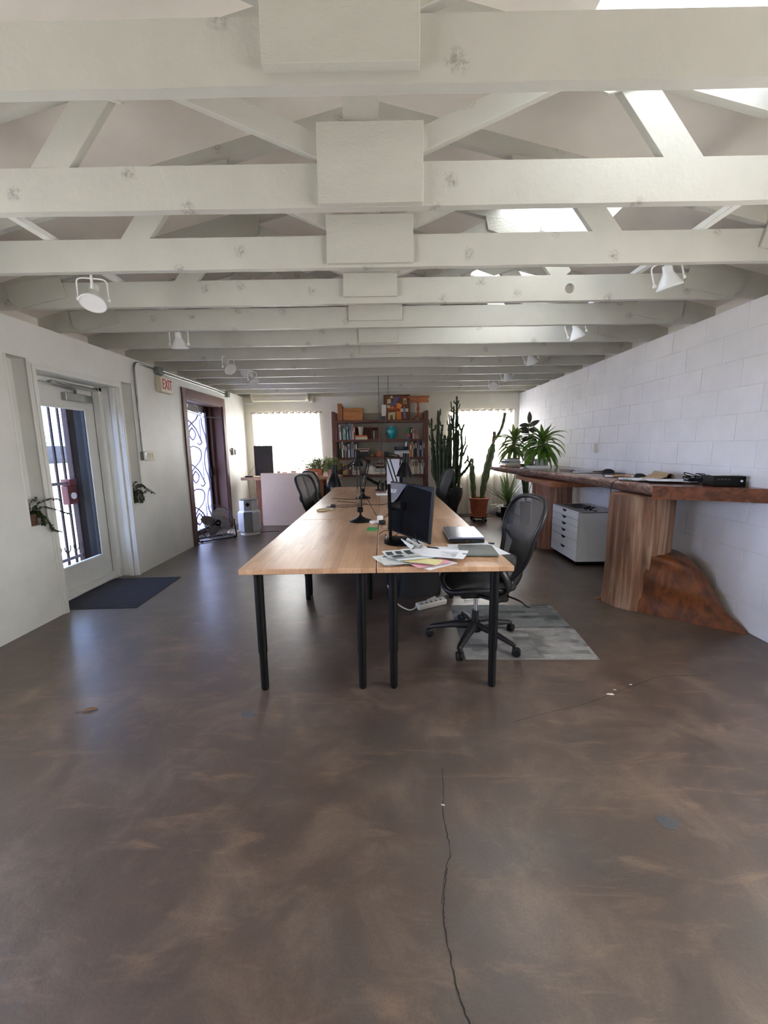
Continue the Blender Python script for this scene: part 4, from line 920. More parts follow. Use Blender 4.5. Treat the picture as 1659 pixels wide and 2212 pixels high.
cable('thin grey cable tangle on the floor behind the chair', [(.45, 3.62, .006), (.55, 3.72, .006), (.68, 3.66, .006), (.62, 3.85, .006), (.76, 3.72, .006), (.70, 3.56, .006), (.86, 3.62, .006)], .003, M('#77777a', .6))
# two carpet tiles' worth of rug under the near chair
for i, (y0, y1, c, l) in enumerate(((2.525, 2.992, ('#8a8885', '#757371', '#a3a09c'), 'pale grey patterned carpet strip under the near chair'), (2.996, 3.46, ('#696a69', '#4e4f4f', '#7c7d7c'), 'darker grey patterned carpet strip behind the pale one'))):
    m = mb(); m.prism([(.512+.02*i, y0, 0), (1.385+.03*i, y0-.02+.0*i, 0), (1.425+.01*i, y1-.015, 0), (.535+.02*i, y1, 0)], (0, 0, .0035)); o = m.build('carpet', m_rug(*c, 3.1*i+.7)); tag(o, l, 'rug', 'carpet strips under the near chair')
# ------------------------------------------------------------------ bookshelf against the far wall
def BX(px): return -.011 + (px - 831.5)*.00896          # shelf plane, metres
SY0, SY1 = 8.02, 8.34
t = thing('bookshelf', 'tall dark red wooden bookshelf against the far wall', 'bookshelf', (-.05, 8.18, 0))
lx, rx = -.943, .838; ox = .05; oy = 8.18
for x, nm in ((lx, 'l'), (rx, 'r')):
    for y in (SY0+.02, SY1-.03):
        m = mb(); m.box((x-.035, y-.02-oy, 0), (x+.035, y+.02-oy, 2.07), .004); m.build('post', SHELFP, t)
ZS = [.18, .53, .863, 1.198, 1.54, 1.90]
for z in ZS:
    m = mb(); m.box((lx-.03, SY0-.002-oy, z-.04), (rx+.03, SY1-.012-oy, z), .003); m.build('shelf', SHELFW, t)
m = mb(); m.box((lx-.02, SY1-.01-oy, .05), (rx+.03, SY1-oy, 2.06)); lab(m.build('back_panel', M('#a39c90', .7, 0, .05), t), 'grey back panel')
m = mb()
for z in ZS:
    for x in (lx-.037, rx+.037): m.cyl((x, SY0+.02-oy, z-.02), (x+.004*(1 if x > 0 else -1), SY0+.02-oy, z-.02), .008, None, 10)
m.build('bolt', M('#3a2a22', .5, .5), t)
CW = {'c': 'cream', 'w': 'white', 'g': 'grey', 'k': 'black', 'n': 'navy', 'b': 'blue', 'r': 'red', 'o': 'orange', 'y': 'mustard', 'p': 'purple', 'd': 'dark brown', 't': 'tan', 'm': 'maroon', 'e': 'pale green', 'l': 'light blue', 's': 'pinkish'}
CH_ = {'c': '#cfc3a6', 'w': '#d6d4cf', 'g': '#8d8d89', 'k': '#19191b', 'n': '#232c40', 'b': '#6e97b6', 'r': '#8e2c34', 'o': '#c95f27', 'y': '#b8913a', 'p': '#5c4c78', 'd': '#3c2a24', 't': '#a2896c', 'm': '#4f1f22', 'e': '#a9b8a2', 'l': '#a3b4c0', 's': '#caa79c'}
PAGES = M('#d8d0bd', .8, 0, .05, 60)
def book(x, z, w_, h_, col, label, group, lean=0, depth=.0, flat=None, y=None, rz=0):
    d = depth or R.uniform(.16, .22); yf = y if y is not None else SY0 + R.uniform(.025, .06)
    t = thing('book', label, 'book', (x, yf, z), 0, group, rot=(0, lean, rz))
    hx = '#%02x%02x%02x' % tuple(max(0, min(255, int(int(CH_[col][i:i+2], 16)*R.uniform(.88, 1.1)))) for i in (1, 3, 5))
    m = mb(); c = min(.004, w_*.2)
    m.box((0, 0, 0), (w_, c, h_), .0015, 1); m.box((0, c, 0), (c, d, h_)); m.box((w_-c, c, 0), (w_, d, h_)); m.build('cover', M(hx, .5, 0, .08), t)
    m = mb(); m.box((c, c, .003), (w_-c, d-.004, h_-.004)); m.build('pages', PAGES, t)
    if w_ > .022:
        m = mb(); dk = col in 'knrdpmbo'
        m.box((w_*.25, -.0006, h_*.55), (w_*.75, 0, h_*.88)); m.build('spine_title', M('#d9d2c0' if dk else '#4b4640', .6, 0, .3, 160), t)
    return t
U_ = .000649
def row(x, z, items, where, side, lean=0, start=0):
    for i, (wu, hu, c) in enumerate(items):
        w_ = wu*U_; th = 'thin' if w_ < .02 else ('thick' if w_ > .035 else 'slim')
        book(x, z, w_*.97, hu*U_, c, '%s %s book, %s from the left in the %s row, %s shelf' % (th, CW[c], ORD[i+start], side, where), 'upright books on the bookshelf', lean if i < len(items)-3 else lean*.5)
        x += w_*1.01
    return x
row(-.885, 1.5408, [(50, 430, 'w'), (30, 425, 'd'), (35, 450, 'g'), (30, 325, 'e'), (48, 335, 'b'), (26, 300, 'k'), (40, 375, 'w'), (34, 345, 'n'), (46, 480, 'l'), (34, 420, 'g'), (44, 460, 'c'), (50, 400, 'r')], 'second highest', 'left', -.045)
row(-.895, 1.1988, [(36, 480, 'k'), (34, 470, 'k'), (42, 470, 'w'), (42, 430, 'd'), (30, 340, 't'), (38, 360, 'p'), (32, 380, 'n'), (50, 390, 'w'), (30, 390, 'k'), (40, 450, 'g'), (48, 470, 'w'), (40, 440, 'k'), (80, 440, 'd')], 'middle', 'left', -.02)
row(-.895, .8638, [(36, 330, 'k'), (34, 320, 'n'), (30, 350, 'c'), (70, 340, 'y'), (32, 310, 'w'), (50, 310, 'g'), (100, 290, 'm'), (40, 270, 'w')], 'fourth highest', 'left')
row(BX(820+930/13.825), 1.5408, [(55, 330, 'k'), (48, 300, 'c'), (56, 290, 't')], 'second highest', 'right')
row(BX(820+895/13.825), 1.1988, [(64, 385, 'o'), (44, 430, 's'), (52, 420, 'n'), (60, 470, 'k'), (40, 470, 'g'), (34, 380, 'g'), (54, 380, 'n'), (32, 340, 'w'), (30, 470, 'l'), (38, 460, 'k')], 'middle', 'right')
row(BX(820+940/13.825), .8638, [(40, 390, 's'), (64, 430, 'c'), (74, 430, 't'), (36, 430, 'e'), (32, 345, 'w'), (36, 420, 't'), (34, 320, 'c'), (54, 430, 'w'), (38, 400, 'k'), (36, 380, 'p')], 'fourth highest', 'right')
def flat_book(x, z, L, h_, d, col, label, rz=0):
    t = thing('book', label, 'book', (x, SY0+.03+d/2, z), rz, 'books lying flat on the bookshelf')
    m = mb(); m.box((-L/2, -d/2, 0), (L/2, d/2, .004), .001, 1); m.box((-L/2, -d/2, h_-.004), (L/2, d/2, h_), .001, 1); m.box((-L/2, -d/2, .004), (L/2, -d/2+.004, h_-.004)); m.build('cover', M(CH_[col], .5, 0, .08), t)
    m = mb(); m.box((-L/2+.004, -d/2+.004, .004), (L/2-.004, d/2-.005, h_-.004)); m.build('pages', PAGES, t)
    return z + h_ + .0004
# crate divider on the second shelf
t = thing('wooden_cubby', 'open red wooden cubby box on the second highest shelf', 'box', (-.385, 8.20, 1.5402))
m = mb(); m.box((-.255, -.10, 0), (.245, .10, .012)); m.box((-.255, -.10, .222), (.245, .10, .236)); m.box((-.255, -.10, .012), (-.243, .10, .222)); m.box((.233, -.10, .012), (.245, .10, .222)); m.box((.105, -.10, .012), (.117, .09, .222)); m.box((-.243, .09, .012), (.233, .10, .222)); m.build('carcass', wood('#4a2216', '#7d4029', .5, 'x'), t)
z = flat_book(-.475, 1.5405, .25, .055, .075, 'c', 'cream book lying flat under the red one on the second highest shelf'); z = flat_book(-.48, z, .24, .026, .075, 'o', 'orange red book lying flat under the speckled pot')
m = mb(); m.lathe([(0, 0), (.036, 0), (.040, .02), (.049, .125), (.051, .16), (.046, .16), (.043, .125), (0, .12)], (-.475, 8.085, z+.0005), 24)
tag(m.build('speckled_pot', M('#b3ae99', .6, 0, .15, 60)), 'speckled grey pot standing on the flat books in front of the cubby', 'pot')
for i, (c, h_) in enumerate((('d', .17), ('c', .16), ('k', .17), ('r', .165))): book(-.262+.026*i, 1.5525, .022, h_, c, '%s small book %s from the left inside the cubby' % (CW[c], ORD[i]), 'small books in the cubby', 0, .10, y=8.125)
# teal vase and friends
def lath(name, label, cat, prof, loc, mat, n=32, ripple=None):
    m = mb()
    if ripple:
        k, amp, zfrom = ripple
        zmax = max(z for r, z in prof)
        m.grid(lambda u, v: ((lambda r, z: ((r)*math.cos(2*PI*u), r*math.sin(2*PI*u), z + (amp*abs(math.sin(k*PI*u)) if z > zfrom else 0)))(*prof[min(len(prof)-1, int(round(v*(len(prof)-1))))])), 48, len(prof), cu=True)
    else: m.lathe(prof, (0, 0, 0), n)
    o = m.build(name, mat); place(o, loc); return tag(o, label, cat)
lath('vase', 'glossy turquoise vase with a scalloped rim on the second highest shelf', 'vase', [(0, 0), (.05, 0), (.055, .012), (.05, .018), (.075, .06), (.098, .11), (.105, .15), (.098, .185), (.072, .20), (.068, .215), (.066, .228), (.06, .215), (.06, .19), (.0, .05)], (BX(846.9), 8.16, 1.5405), M('#2e9aa6', .15, 0, .12, coat=.6), ripple=(5, .022, .195))
t = thing('vase', 'tall green trumpet vase with a red and blue foot, second highest shelf', 'vase', (BX(884.5)-.01, 8.10, 1.5405))
m = mb(); m.lathe([(.022, .10), (.026, .12), (.034, .17), (.046, .215), (.043, .215), (.03, .16), (0, .11)], n=24); m.build('neck', M('#3d7a4c', .2, 0, .15, coat=.4), t)
m = mb(); m.lathe([(0, 0), (.03, 0), (.036, .03), (.036, .045)], n=24); m.build('foot', M('#4a58a8', .3, 0, .1), t)
m = mb(); m.lathe([(.036, .045), (.034, .07), (.028, .09), (.022, .10)], n=24); m.build('belly', M('#b5424a', .3, 0, .15), t)
m = mb(); m.prism([(.13*math.cos(PI*k/20), 0, .115*math.sin(PI*k/20)) for k in range(21)], (0, .012, 0)); o = m.build('arched_plate', M('#c9c0ae', .5, 0, .06)); place(o, (BX(893), 8.30, 1.5405)); tag(o, 'pale half round plate standing behind the green vase and books', 'plate')
# middle shelf stack, fruit, pumpkin
z = 1.1985
for L, h_, c, l in ((.25, .065, 'k', 'thick black box file lying at the bottom of the middle shelf stack'), (.24, .045, 'k', 'black book with a white label in the middle shelf stack'), (.21, .03, 's', 'pinkish book lying in the middle shelf stack'), (.20, .018, 'd', 'thin brown book near the top of the middle shelf stack'), (.23, .016, 's', 'topmost thin pinkish book of the middle shelf stack')): z = flat_book(BX(783), z, L, h_, .2, c, l)
t = thing('gourd', 'small yellow gourd on the middle shelf', 'gourd', (BX(803), 8.12, 1.1985))
m = mb(); m.sphere((0, 0, .031), (.036, .036, .031)); m.build('fruit', M('#a8862f', .5, 0, .2), t)
m = mb(); m.tube([(0, 0, .06), (.004, 0, .075)], .004, 6); m.build('stem', M('#5d4a25', .8), t)
t = thing('carved_pot', 'round orange clay pot with a knobbed lid on the middle shelf', 'pot', (BX(819), 8.13, 1.1985))
m = mb(); m.grid(lambda u, v: ((lambda r, z: (r*(1+.06*math.cos(12*PI*u))*math.cos(2*PI*u), r*(1+.06*math.cos(12*PI*u))*math.sin(2*PI*u), z))(.068*max(.02, math.sin(PI*(.14+.78*v)))**.7, .112*(1-math.cos(PI*v))/2)), 48, 14, cu=True); m.build('body', M('#a55a33', .6, 0, .25), t)
m = mb(); m.lathe([(0, .108), (.02, .11), (.014, .12), (.008, .134), (0, .136)], n=16); m.build('lid_knob', M('#8b4a2a', .6, 0, .2), t)
z = 1.1985
for L, h_, c, x, l in ((.33, .05, 's', 867, 'long brown pink book at the bottom of the right stack, middle shelf'), (.29, .05, 'w', 868, 'white book in the right stack on the middle shelf'), (.29, .025, 'l', 868, 'light blue book in the right stack on the middle shelf')): z = flat_book(BX(x), z, L, h_, .2, c, l)
t = thing('radio', 'black radio on top of the right stack on the middle shelf', 'radio', (BX(867), 8.14, z))
m = mb(); m.obox((0, 0, .035), (.26, .16, .07), bev=.005); m.build('case', BLKPL, t)
m = mb(); m.obox((-.03, -.0805, .045), (.13, .002, .03)); m.build('dial', M('#5a5d60', .3, .3, .2), t)
t = thing('toy_telescope', 'chrome mounted telescope on the black radio, middle shelf', 'telescope', (BX(877.5), 8.12, z+.0705))
m = mb(); m.tube([(-.05, 0, .125), (.0, -.005, .105), (.055, -.01, .085)], [.016, .02, .026], 14); m.build('tube', M('#777b7e', .25, .8, .1), t)
m = mb(); m.cyl((0, 0, 0), (0, 0, .10), .028, .02, 16); m.obox((.012, -.025, .055), (.012, .012, .07), bev=.003); m.build('stand', CHROME, t)
# fourth shelf: flat books, hard hat, stack
z = .8635
for L, h_, c, l in ((.13, .03, 'w', 'white book at the bottom of the short stack left of the hard hat'), (.13, .028, 's', 'pinkish book in the short stack left of the hard hat'), (.11, .024, 'w', 'topmost white book of the short stack left of the hard hat')): z = flat_book(BX(769), z, L, h_, .18, c, l)
t = thing('hard_hat', 'white hard hat on the fourth highest shelf', 'hard hat', (BX(800), 8.16, .8635), rad(-60))
m = mb(); m.grid(lambda u, v: ((lambda a: (.115*math.cos(2*PI*u)*math.cos(a)*1.15, .115*math.sin(2*PI*u)*math.cos(a), .018+.165*math.sin(a) + .006*(abs(math.sin(2*PI*u)) < .22)*math.sin(a)))(v*PI/2)), 40, 12, cu=True); m.build('shell', M('#d7d3c8', .3, 0, .03), t)
m = mb(); m.grid(lambda u, v: ((.13+.03*v+.05*v*max(0, math.cos(2*PI*u)))*math.cos(2*PI*u), (.113+.016*v)*math.sin(2*PI*u), .018-.012*v*max(0, math.cos(2*PI*u))), 40, 4, cu=True); m.build('brim', M('#d7d3c8', .3, 0, .03), t)
m = mb(); m.prism([(.05, -.106, .075), (.075, -.099, .075), (.062, -.096, .095)], (0, .004, 0)); m.obox((.055, -.11, .06), (.05, .006, .008)); m.build('emblem', BLACK, t)
z = .8635
for L, h_, c, l in ((.20, .022, 's', 'pinkish book at the bottom of the stack right of the hard hat'), (.21, .028, 'w', 'white paper bundle in the stack right of the hard hat'), (.20, .03, 'l', 'pale blue book in the stack right of the hard hat'), (.19, .035, 'c', 'cream book in the stack right of the hard hat'), (.15, .05, 'k', 'black label box in the stack right of the hard hat'), (.15, .02, 'c', 'small cream book near the top of the stack right of the hard hat'), (.12, .03, 'm', 'maroon topmost book of the stack right of the hard hat')): z = flat_book(BX(820), z, L, h_, .19, c, l)
z = .5305
for L, h_, c, l in ((.2, .03, 'w', 'white book lying low behind the left lamp, fifth shelf'), (.18, .025, 'g', 'grey book lying on the white one, fifth shelf')): z = flat_book(BX(756), z, L, h_, .2, c, l)
m = mb(); m.grid(lambda u, v: (.24*(u-.5)*2, .10*math.sin(PI*v)-.05, .001+.11*abs(math.sin(PI*u))**.5*math.sin(PI*v)*(1+.15*math.sin(17*u))), 24, 10); o = m.build('cloth_bundle', M('#151517', .8, 0, .3)); place(o, (BX(896), 8.15, .5305)); tag(o, 'dark cloth bundle on the fifth shelf at right', 'cloth')
# on top of the shelf
t = thing('pine_box', 'orange pine box with a tall end board on top of the bookshelf', 'box', (BX(757), 8.15, 1.9005))
m = mb(); m.box((-.13, -.09, 0), (.245, .09, .018)); m.box((-.13, -.09, .225), (.245, .09, .24)); m.box((-.13, -.095, .018), (.245, -.078, .225)); m.box((.23, -.078, .018), (.245, .09, .225)); m.box((-.13, .075, .018), (.23, .09, .225)); m.build('carcass', PINE, t)
m = mb(); m.prism([(-.232, -.10, 0), (-.145, -.10, 0), (-.145, -.10, .30), (-.165, -.10, .325), (-.232, -.10, .325)], (0, .2, 0), .003); m.build('end_board', wood('#74401f', '#a8642f', .5, 'z'), t)
m = mb(); m.box((-.145, -.098, .02), (-.128, .09, .26)); m.build('gap_strip', M('#3a2318', .6), t)
t = thing('carton', 'white over black upright carton on top of the bookshelf', 'carton', (BX(830), 8.10, 1.9005))
m = mb(); m.obox((0, 0, .04), (.088, .06, .08), bev=.003); m.build('lower_half', M('#2e2f30', .5), t)
m = mb(); m.obox((0, 0, .185), (.085, .06, .21), bev=.003); m.build('upper_half', M('#d8d4cc', .5, 0, .03), t)
t = thing('framed_collage', 'colourful abstract shape collage in a dark wood frame on the bookshelf', 'picture', (BX(858), 8.20, 1.9005), 0, None, (rad(-3), 0, 0))
m = mb(); W_, H_ = .51, .49; b = .016
for q in ((-W_/2, -W_/2+b, 0, H_), (W_/2-b, W_/2, 0, H_), (-W_/2, W_/2, 0, b), (-W_/2, W_/2, H_-b, H_)): m.box((q[0], -.015, q[2]), (q[1], .015, q[3]))
m.build('frame', M('#3c2018', .45, 0, .2), t)
m = mb(); m.box((-W_/2+b, -.002, b), (W_/2-b, .01, H_-b)); bk = m.build('ground', wood('#6a3419', '#8f4f28', .5, 'x'), t)
def S(x, y): return ((x-1008)/6.38*.00896, (555-y)/6.38*.0089)
SH = [('#cfc79f', [(870, 265), (925, 262), (930, 320), (872, 325)]), ('#d5c9a0', [(915, 250), (935, 205), (965, 248)]), ('#5d5f99', [(905, 330), (960, 300), (975, 240), (1055, 235), (1020, 290), (1000, 340), (960, 380), (935, 365)]),
      ('#c8541f', [(880, 375), (1050, 370), (1052, 415), (890, 412)]), ('#d8c9a8', [(862, 340), (905, 345), (930, 385), (868, 385)]), ('#d98a2c', [(1000, 325), (1040, 318), (1085, 345), (1060, 400), (1010, 385)]), ('#c9c3a5', [(1098, 255), (1145, 255), (1148, 330), (1100, 332)]),
      ('#8a7342', [(1110, 280), (1135, 280), (1135, 325), (1112, 322)]), ('#cfc8a6', [(888, 450), (988, 440), (985, 545), (955, 545), (950, 480), (918, 482), (912, 548), (886, 548)]), ('#d77f26', [(1000, 430), (1065, 430), (1072, 550), (1005, 550)]),
      ('#d9cfae', [(1058, 395), (1168, 395), (1168, 440), (1060, 440)]), ('#6a72ac', [(1095, 365), (1120, 365), (1135, 530), (1105, 530)]), ('#b5502a', [(920, 345), (965, 340), (975, 395), (930, 398)]), ('#e5dfc6', [(935, 380), (955, 372), (965, 390), (940, 396)])]
for i, (c, pg) in enumerate(SH):
    m = mb(); m.prism([(S(x, y)[0], -.004-.0012*i, S(x, y)[1]+.004) for x, y in pg], (0, .005, 0), .001); m.build('shape', M(c, .5, 0, .06), bk)
t = thing('pedestal_table', 'small turned wooden pedestal table standing on top of the bookshelf', 'table', (BX(904.5), 8.15, 1.9005))
TW = wood('#8a4a26', '#b56a3a', .35, 'x', 1.4)
m = mb(); m.box((-.205, -.13, .425), (.205, .13, .442), .004); m.build('table_top', TW, t)
m = mb(); m.box((-.175, -.11, .35), (.175, .11, .425), .003); m.build('drawer_case', TW, t)
m = mb(); m.box((-.165, -.114, .357), (.165, -.108, .419), .002); d_ = m.build('drawer', wood('#96552c', '#c07a45', .35, 'x', 1.4), t)
m = mb(); m.sphere((0, -.12, .388), .009, 10, 6); m.build('knob', M('#2b1a12', .4), d_)
m = mb(); m.box((-.19, -.12, .338), (.19, .12, .35), .003); m.build('apron', TW, t)
m = mb(); m.lathe([(0, .06), (.032, .06), (.036, .09), (.024, .12), (.021, .15), (.03, .19), (.036, .215), (.024, .25), (.019, .28), (.024, .31), (.034, .338), (0, .338)], n=20); m.build('pedestal', wood('#6a321c', '#97502e', .35, 'z'), t)
for k in range(3):
    a = 2*PI*k/3 - PI/2 + .5; m = mb(); m.tube(spline([(0, 0, .10), (.05*math.cos(a), .05*math.sin(a), .07), (.10*math.cos(a), .10*math.sin(a), .03), (.135*math.cos(a), .11*math.sin(a), .012)], 5), [.024]*6+[.019]*6+[.011]*4, 8); m.build('foot', wood('#6a321c', '#97502e', .35, 'z'), t)

# ------------------------------------------------------------------ desk, screen, planters under the left window
t = thing('work_bench', 'light wood topped bench under the left window', 'bench', (-1.75, 7.88, 0))
m = mb(); m.box((-.91, -.38, .822), (.91, .11, .872), .004); m.build('bench_top', BUTCH, t)
BL = wood('#6e3d26', '#9a6040', .5, 'z')
for x in (-.60, .55):
    for y in (-.33, .06):
        m = mb(); m.box((x-.045, y-.035, 0), (x+.045, y+.035, .77), .004); m.build('leg', BL, t)
    m = mb(); m.box((x-.045, -.36, .77), (x+.045, .095, .822), .004); m.box((x-.03, -.295, .10), (x+.03, .025, .16)); m.build('trestle_rail', BL, t)
t = thing('upright_screen', 'tall black screen standing on end on the bench at the left window', 'screen', (-2.305, 7.80, .872), rad(4))
m = mb(); m.obox((0, .02, .008), (.16, .14, .016), bev=.005); m.obox((0, .045, .12), (.05, .02, .22), bev=.004); m.build('stand', BLACK, t)
m = mb(); m.obox((0, 0, .295), (.345, .04, .56), bev=.006); m.build('casing', M('#1c1917', .45, 0, .15), t)
m = mb(); m.obox((0, -.0205, .295), (.325, .002, .54)); m.build('panel', M('#2a2422', .3, 0, .15), t)
t = thing('small_router', 'small flat black box at the left end of the bench', 'router', (-2.545, 7.62, .872), rad(5))
m = mb(); m.obox((0, 0, .012), (.13, .09, .024), bev=.004); m.build('body', BLACK, t)
cable('thin pale cable slanting up from the black box to the upright screen', [(-2.60, 7.64, .88), (-2.55, 7.72, .96), (-2.47, 7.82, 1.12), (-2.46, 7.83, 1.16)], .003, M('#6b625c', .5))
cable('left thin cable hanging from the bench behind the air purifier', [(-2.52, 7.52, .87), (-2.53, 7.49, .80), (-2.50, 7.49, .5), (-2.46, 7.48, .2), (-2.40, 7.45, .006)], .003, M('#4a4a4a', .5))
cable('right thin cable hanging from the bench behind the air purifier', [(-2.42, 7.52, .87), (-2.42, 7.49, .80), (-2.42, 7.49, .5), (-2.44, 7.46, .2), (-2.46, 7.42, .006)], .003, M('#4a4a4a', .5))
for i, (px, w_, h_) in enumerate(((596, .035, .05), (607, .03, .085), (619, .045, .07), (637, .05, .085))):
    x = (px-829.5)/885*8.4 + .04
    m = mb(); m.lathe([(0, 0), (w_, 0), (w_*1.05, h_*.9), (w_*.95, h_), (w_*.85, h_), (w_*.8, h_*.2), (0, h_*.2)], n=20); o = m.build('jar', M('#c99a7a', .6, 0, .1)); place(o, (x, 7.94, .8725)); tag(o, ORD[i] + ' small clay jar from the left on the bench at the window', 'jar', 'small clay jars on the bench')
m = mb(); m.box((-.40, -.13, 0), (.42, .13, .006), .002); o = m.build('paper_roll_sheet', PAPER); place(o, (-1.62, 7.72, .8725), rad(2)); tag(o, 'large white sheet on the bench in front of the jars', 'paper')
def trail_planter(label, loc, size, mat, n, spread, seed, boxy=True):
    q = random.Random(seed); t = thing('planter', label, 'planter', loc, 0)
    m = mb(); w_, d_, h_ = size
    if boxy: m.box((-w_/2, -d_/2, 0), (w_/2, d_/2, h_), .008); 
    else: m.lathe([(0, 0), (w_*.38, 0), (w_*.5, h_), (w_*.44, h_), (w_*.42, h_*.85), (0, h_*.85)], n=26)
    m.build('pot', mat, t)
    m = mb(); m.obox((0, 0, h_+.001), (w_*.7, d_*.7, .006)); m.build('soil', SOIL, t)
    lv = mb(); st = mb()
    for i in range(n):
        a = q.uniform(0, 2*PI); rr = q.uniform(.3, 1)*spread
        p0 = Vector((q.uniform(-.4, .4)*w_, q.uniform(-.4, .4)*d_, h_)); up = q.uniform(.03, .2)
        p1 = p0 + Vector((math.cos(a)*rr*.4, math.sin(a)*rr*.3, up)); p2 = p0 + Vector((math.cos(a)*rr*.85, math.sin(a)*rr*.5, up*.8)); p3 = p0 + Vector((math.cos(a)*rr, math.sin(a)*rr*.55, up*.8-q.uniform(.02, .16)))
        sp = spline([p0, p1, p2, p3], 5); st.tube(sp, .0022, 5)
        for j, p in enumerate(sp[2:]):
            for s in (-1, 1): lv.leaf(p, (q.uniform(-1, 1), q.uniform(-1, 1), q.uniform(-.4, .8)), q.uniform(.03, .055), .016, .5, 3)
    st.build('stem', m_leaf('#6b7a45', '#8a9658'), t); lv.build('foliage', m_leaf('#74884a', '#b7c07c'), t); return t
trail_planter('long terracotta planter of trailing succulents on the bench', (-1.34, 7.72, .8725), (.30, .15, .14), TERRA, 46, .24, 4)
trail_planter('round clay pot of trailing succulents at the right end of the bench', (-1.02, 7.70, .8725), (.17, .17, .13), M('#b98d72', .7, 0, .15), 36, .20, 9, False)
for i, (x, w_, c) in enumerate(((-1.28, .05, '#24303c'), (-1.225, .045, '#3a3230'), (-1.175, .05, '#1c1e22'), (-1.12, .05, '#2b3440'))):
    m = mb(); m.box((0, 0, 0), (w_, .22, .30), .003); m.box((.008, -.001, .05), (w_-.008, 0, .12)); o = m.build('binder', M(c, .5, 0, .1)); place(o, (x, 7.62, .4005)); tag(o, ORD[i] + ' dark binder from the left on the low shelf under the bench', 'binder', 'dark binders under the bench')
t = thing('low_shelf', 'low shelf holding dark binders under the right end of the bench', 'shelf', (-1.16, 7.74, 0))
m = mb(); m.box((-.21, -.15, .375), (.30, .15, .40), .003); m.build('board', M('#8f8f8c', .5), t)
for x in (-.20, .27):
    m = mb(); m.box((x-.012, -.14, 0), (x+.03, .14, .375)); m.build('side_board', M('#bdbcb8', .5), t)
m = mb(); m.obox((0, 0, .478), (1.02, .055, .955), bev=.004); o = m.build('foam_panel', M('#e3cab2', .6, 0, .02)); place(o, (-1.745, 7.38, 0), 0, (rad(-1.0), 0, 0)); tag(o, 'big pale pinkish foam panel leaning in front of the bench', 'panel')

# air purifier
t = thing('air_purifier', 'white and grey faceted air purifier on the floor by the far left corner', 'air purifier', (-2.262, 6.66, 0), rad(12))
m = mb(); m.lathe([(0, 0), (.150, 0), (.155, .012), (.150, .03), (.12, .045), (0, .045)], n=36); m.build('base', WHITE, t)
a0 = PI/8
PW = M('#dcdce4', .35, 0, .02)
m = mb(); m.lathe([(0, .035), (.155, .04), (.172, .06), (.182, .10), (.182, .36), (.176, .378), (.150, .405), (.147, .41)], n=8, ang0=a0, sx=1.02); m.build('lower_body', PW, t, 20)
m = mb(); m.lathe([(.147, .405), (.150, .41), (.150, .56), (.146, .572), (.10, .572)], n=8, ang0=a0, sx=1.02); m.build('upper_body', PW, t, 20)
GR = M('#8b8e92', .5, 0, .05)
m = mb(); m.prism([(-.068, -.170, .062), (.068, -.170, .062), (.068, -.170, .372), (-.068, -.170, .372)], (0, -.002, 0)); m.build('front_grille', GR, t)
m = mb(); m.box((-.058, -.1435, .412), (.058, -.1395, .560)); fr = m.build('control_panel', M('#a9acb2', .4, 0, .04), t)
m = mb(); m.lathe([(0, 0), (.030, 0), (.030, .005), (.026, .008), (0, .008)], (0, -.144, .507), 24, rot=Euler((rad(90), 0, 0)).to_matrix()); m.build('dial', BLACKG, fr)
m = mb(); m.box((-.022, -.1448, .548), (.022, -.1438, .553)); m.build('name_mark', M('#3a3a40', .5), fr)
m = mb(); m.box((-.064, -.1725, .374), (.064, -.15, .384)); m.build('vent_slot', BLACK, t)
m = mb(); m.lathe([(.15, .571), (.148, .58), (.11, .578), (.07, .572), (.065, .578), (0, .578)], n=30); m.build('top_ring', M('#3f4145', .35, 0, .1), t)
cable('black power lead of the air purifier on the floor', [(-2.12, 6.74, .006), (-2.02, 6.80, .006), (-1.9, 6.83, .006), (-1.82, 6.80, .006)], .004)
# floor fan
t = thing('floor_fan', 'round metal floor fan in front of the brown door', 'fan', (-2.66, 6.27, 0), rad(41))
# local: fan blows along -y (towards the viewer)
fz = .275; fr_ = .262
m = mb()
for yy, rr in ((-.055, fr_), (-.095, fr_*.72), (-.105, fr_*.42), (.055, fr_), (.085, fr_*.6)): m.tube([(rr*math.cos(2*PI*k/48), yy, fz+rr*math.sin(2*PI*k/48)) for k in range(48)], .0028 if rr < fr_ else .0042, 6, closed=True)
for k in range(40):
    a = 2*PI*k/40; c, s = math.cos(a), math.sin(a)
    m.tube([(c*.05, -.108, fz+s*.05), (c*fr_*.55, -.104, fz+s*fr_*.55), (c*fr_*.88, -.085, fz+s*fr_*.88), (c*fr_, -.055, fz+s*fr_)], .0013, 5)
    if k % 2 == 0: m.tube([(c*.05, .09, fz+s*.05), (c*fr_*.8, .085, fz+s*fr_*.8), (c*fr_, .055, fz+s*fr_)], .0013, 5)
m.build('wire_guard', M('#6d6a68', .35, .8), t)
BLD = M('#8d8983', .4, .5, .08)
for k in range(4):
    a = rad(200) + k*PI/2 + rad(-25); m = mb()
    def blade(u, v):
        r = .045 + u*.185; w_ = .035 + .115*math.sin(PI*min(1, u*.8+.12)); an = a + (v-.5)*w_*2.0/max(.09, r)*.55 - u*.35
        return (r*math.cos(an), -.02 + (v-.5)*.07, fz + r*math.sin(an))
    m.grid(blade, 9, 7); m.build('blade', BLD, t)
m = mb(); m.lathe([(0, 0), (.05, 0), (.052, .03), (.045, .05), (0, .05)], (0, -.06, fz), 24, rot=Euler((rad(90), 0, 0)).to_matrix()); hb = m.build('hub', BLACK, t)
m = mb(); m.obox((0, -.1115, fz), (.045, .002, .012)); m.build('name_badge', M('#b9bcc0', .3, .5), hb)
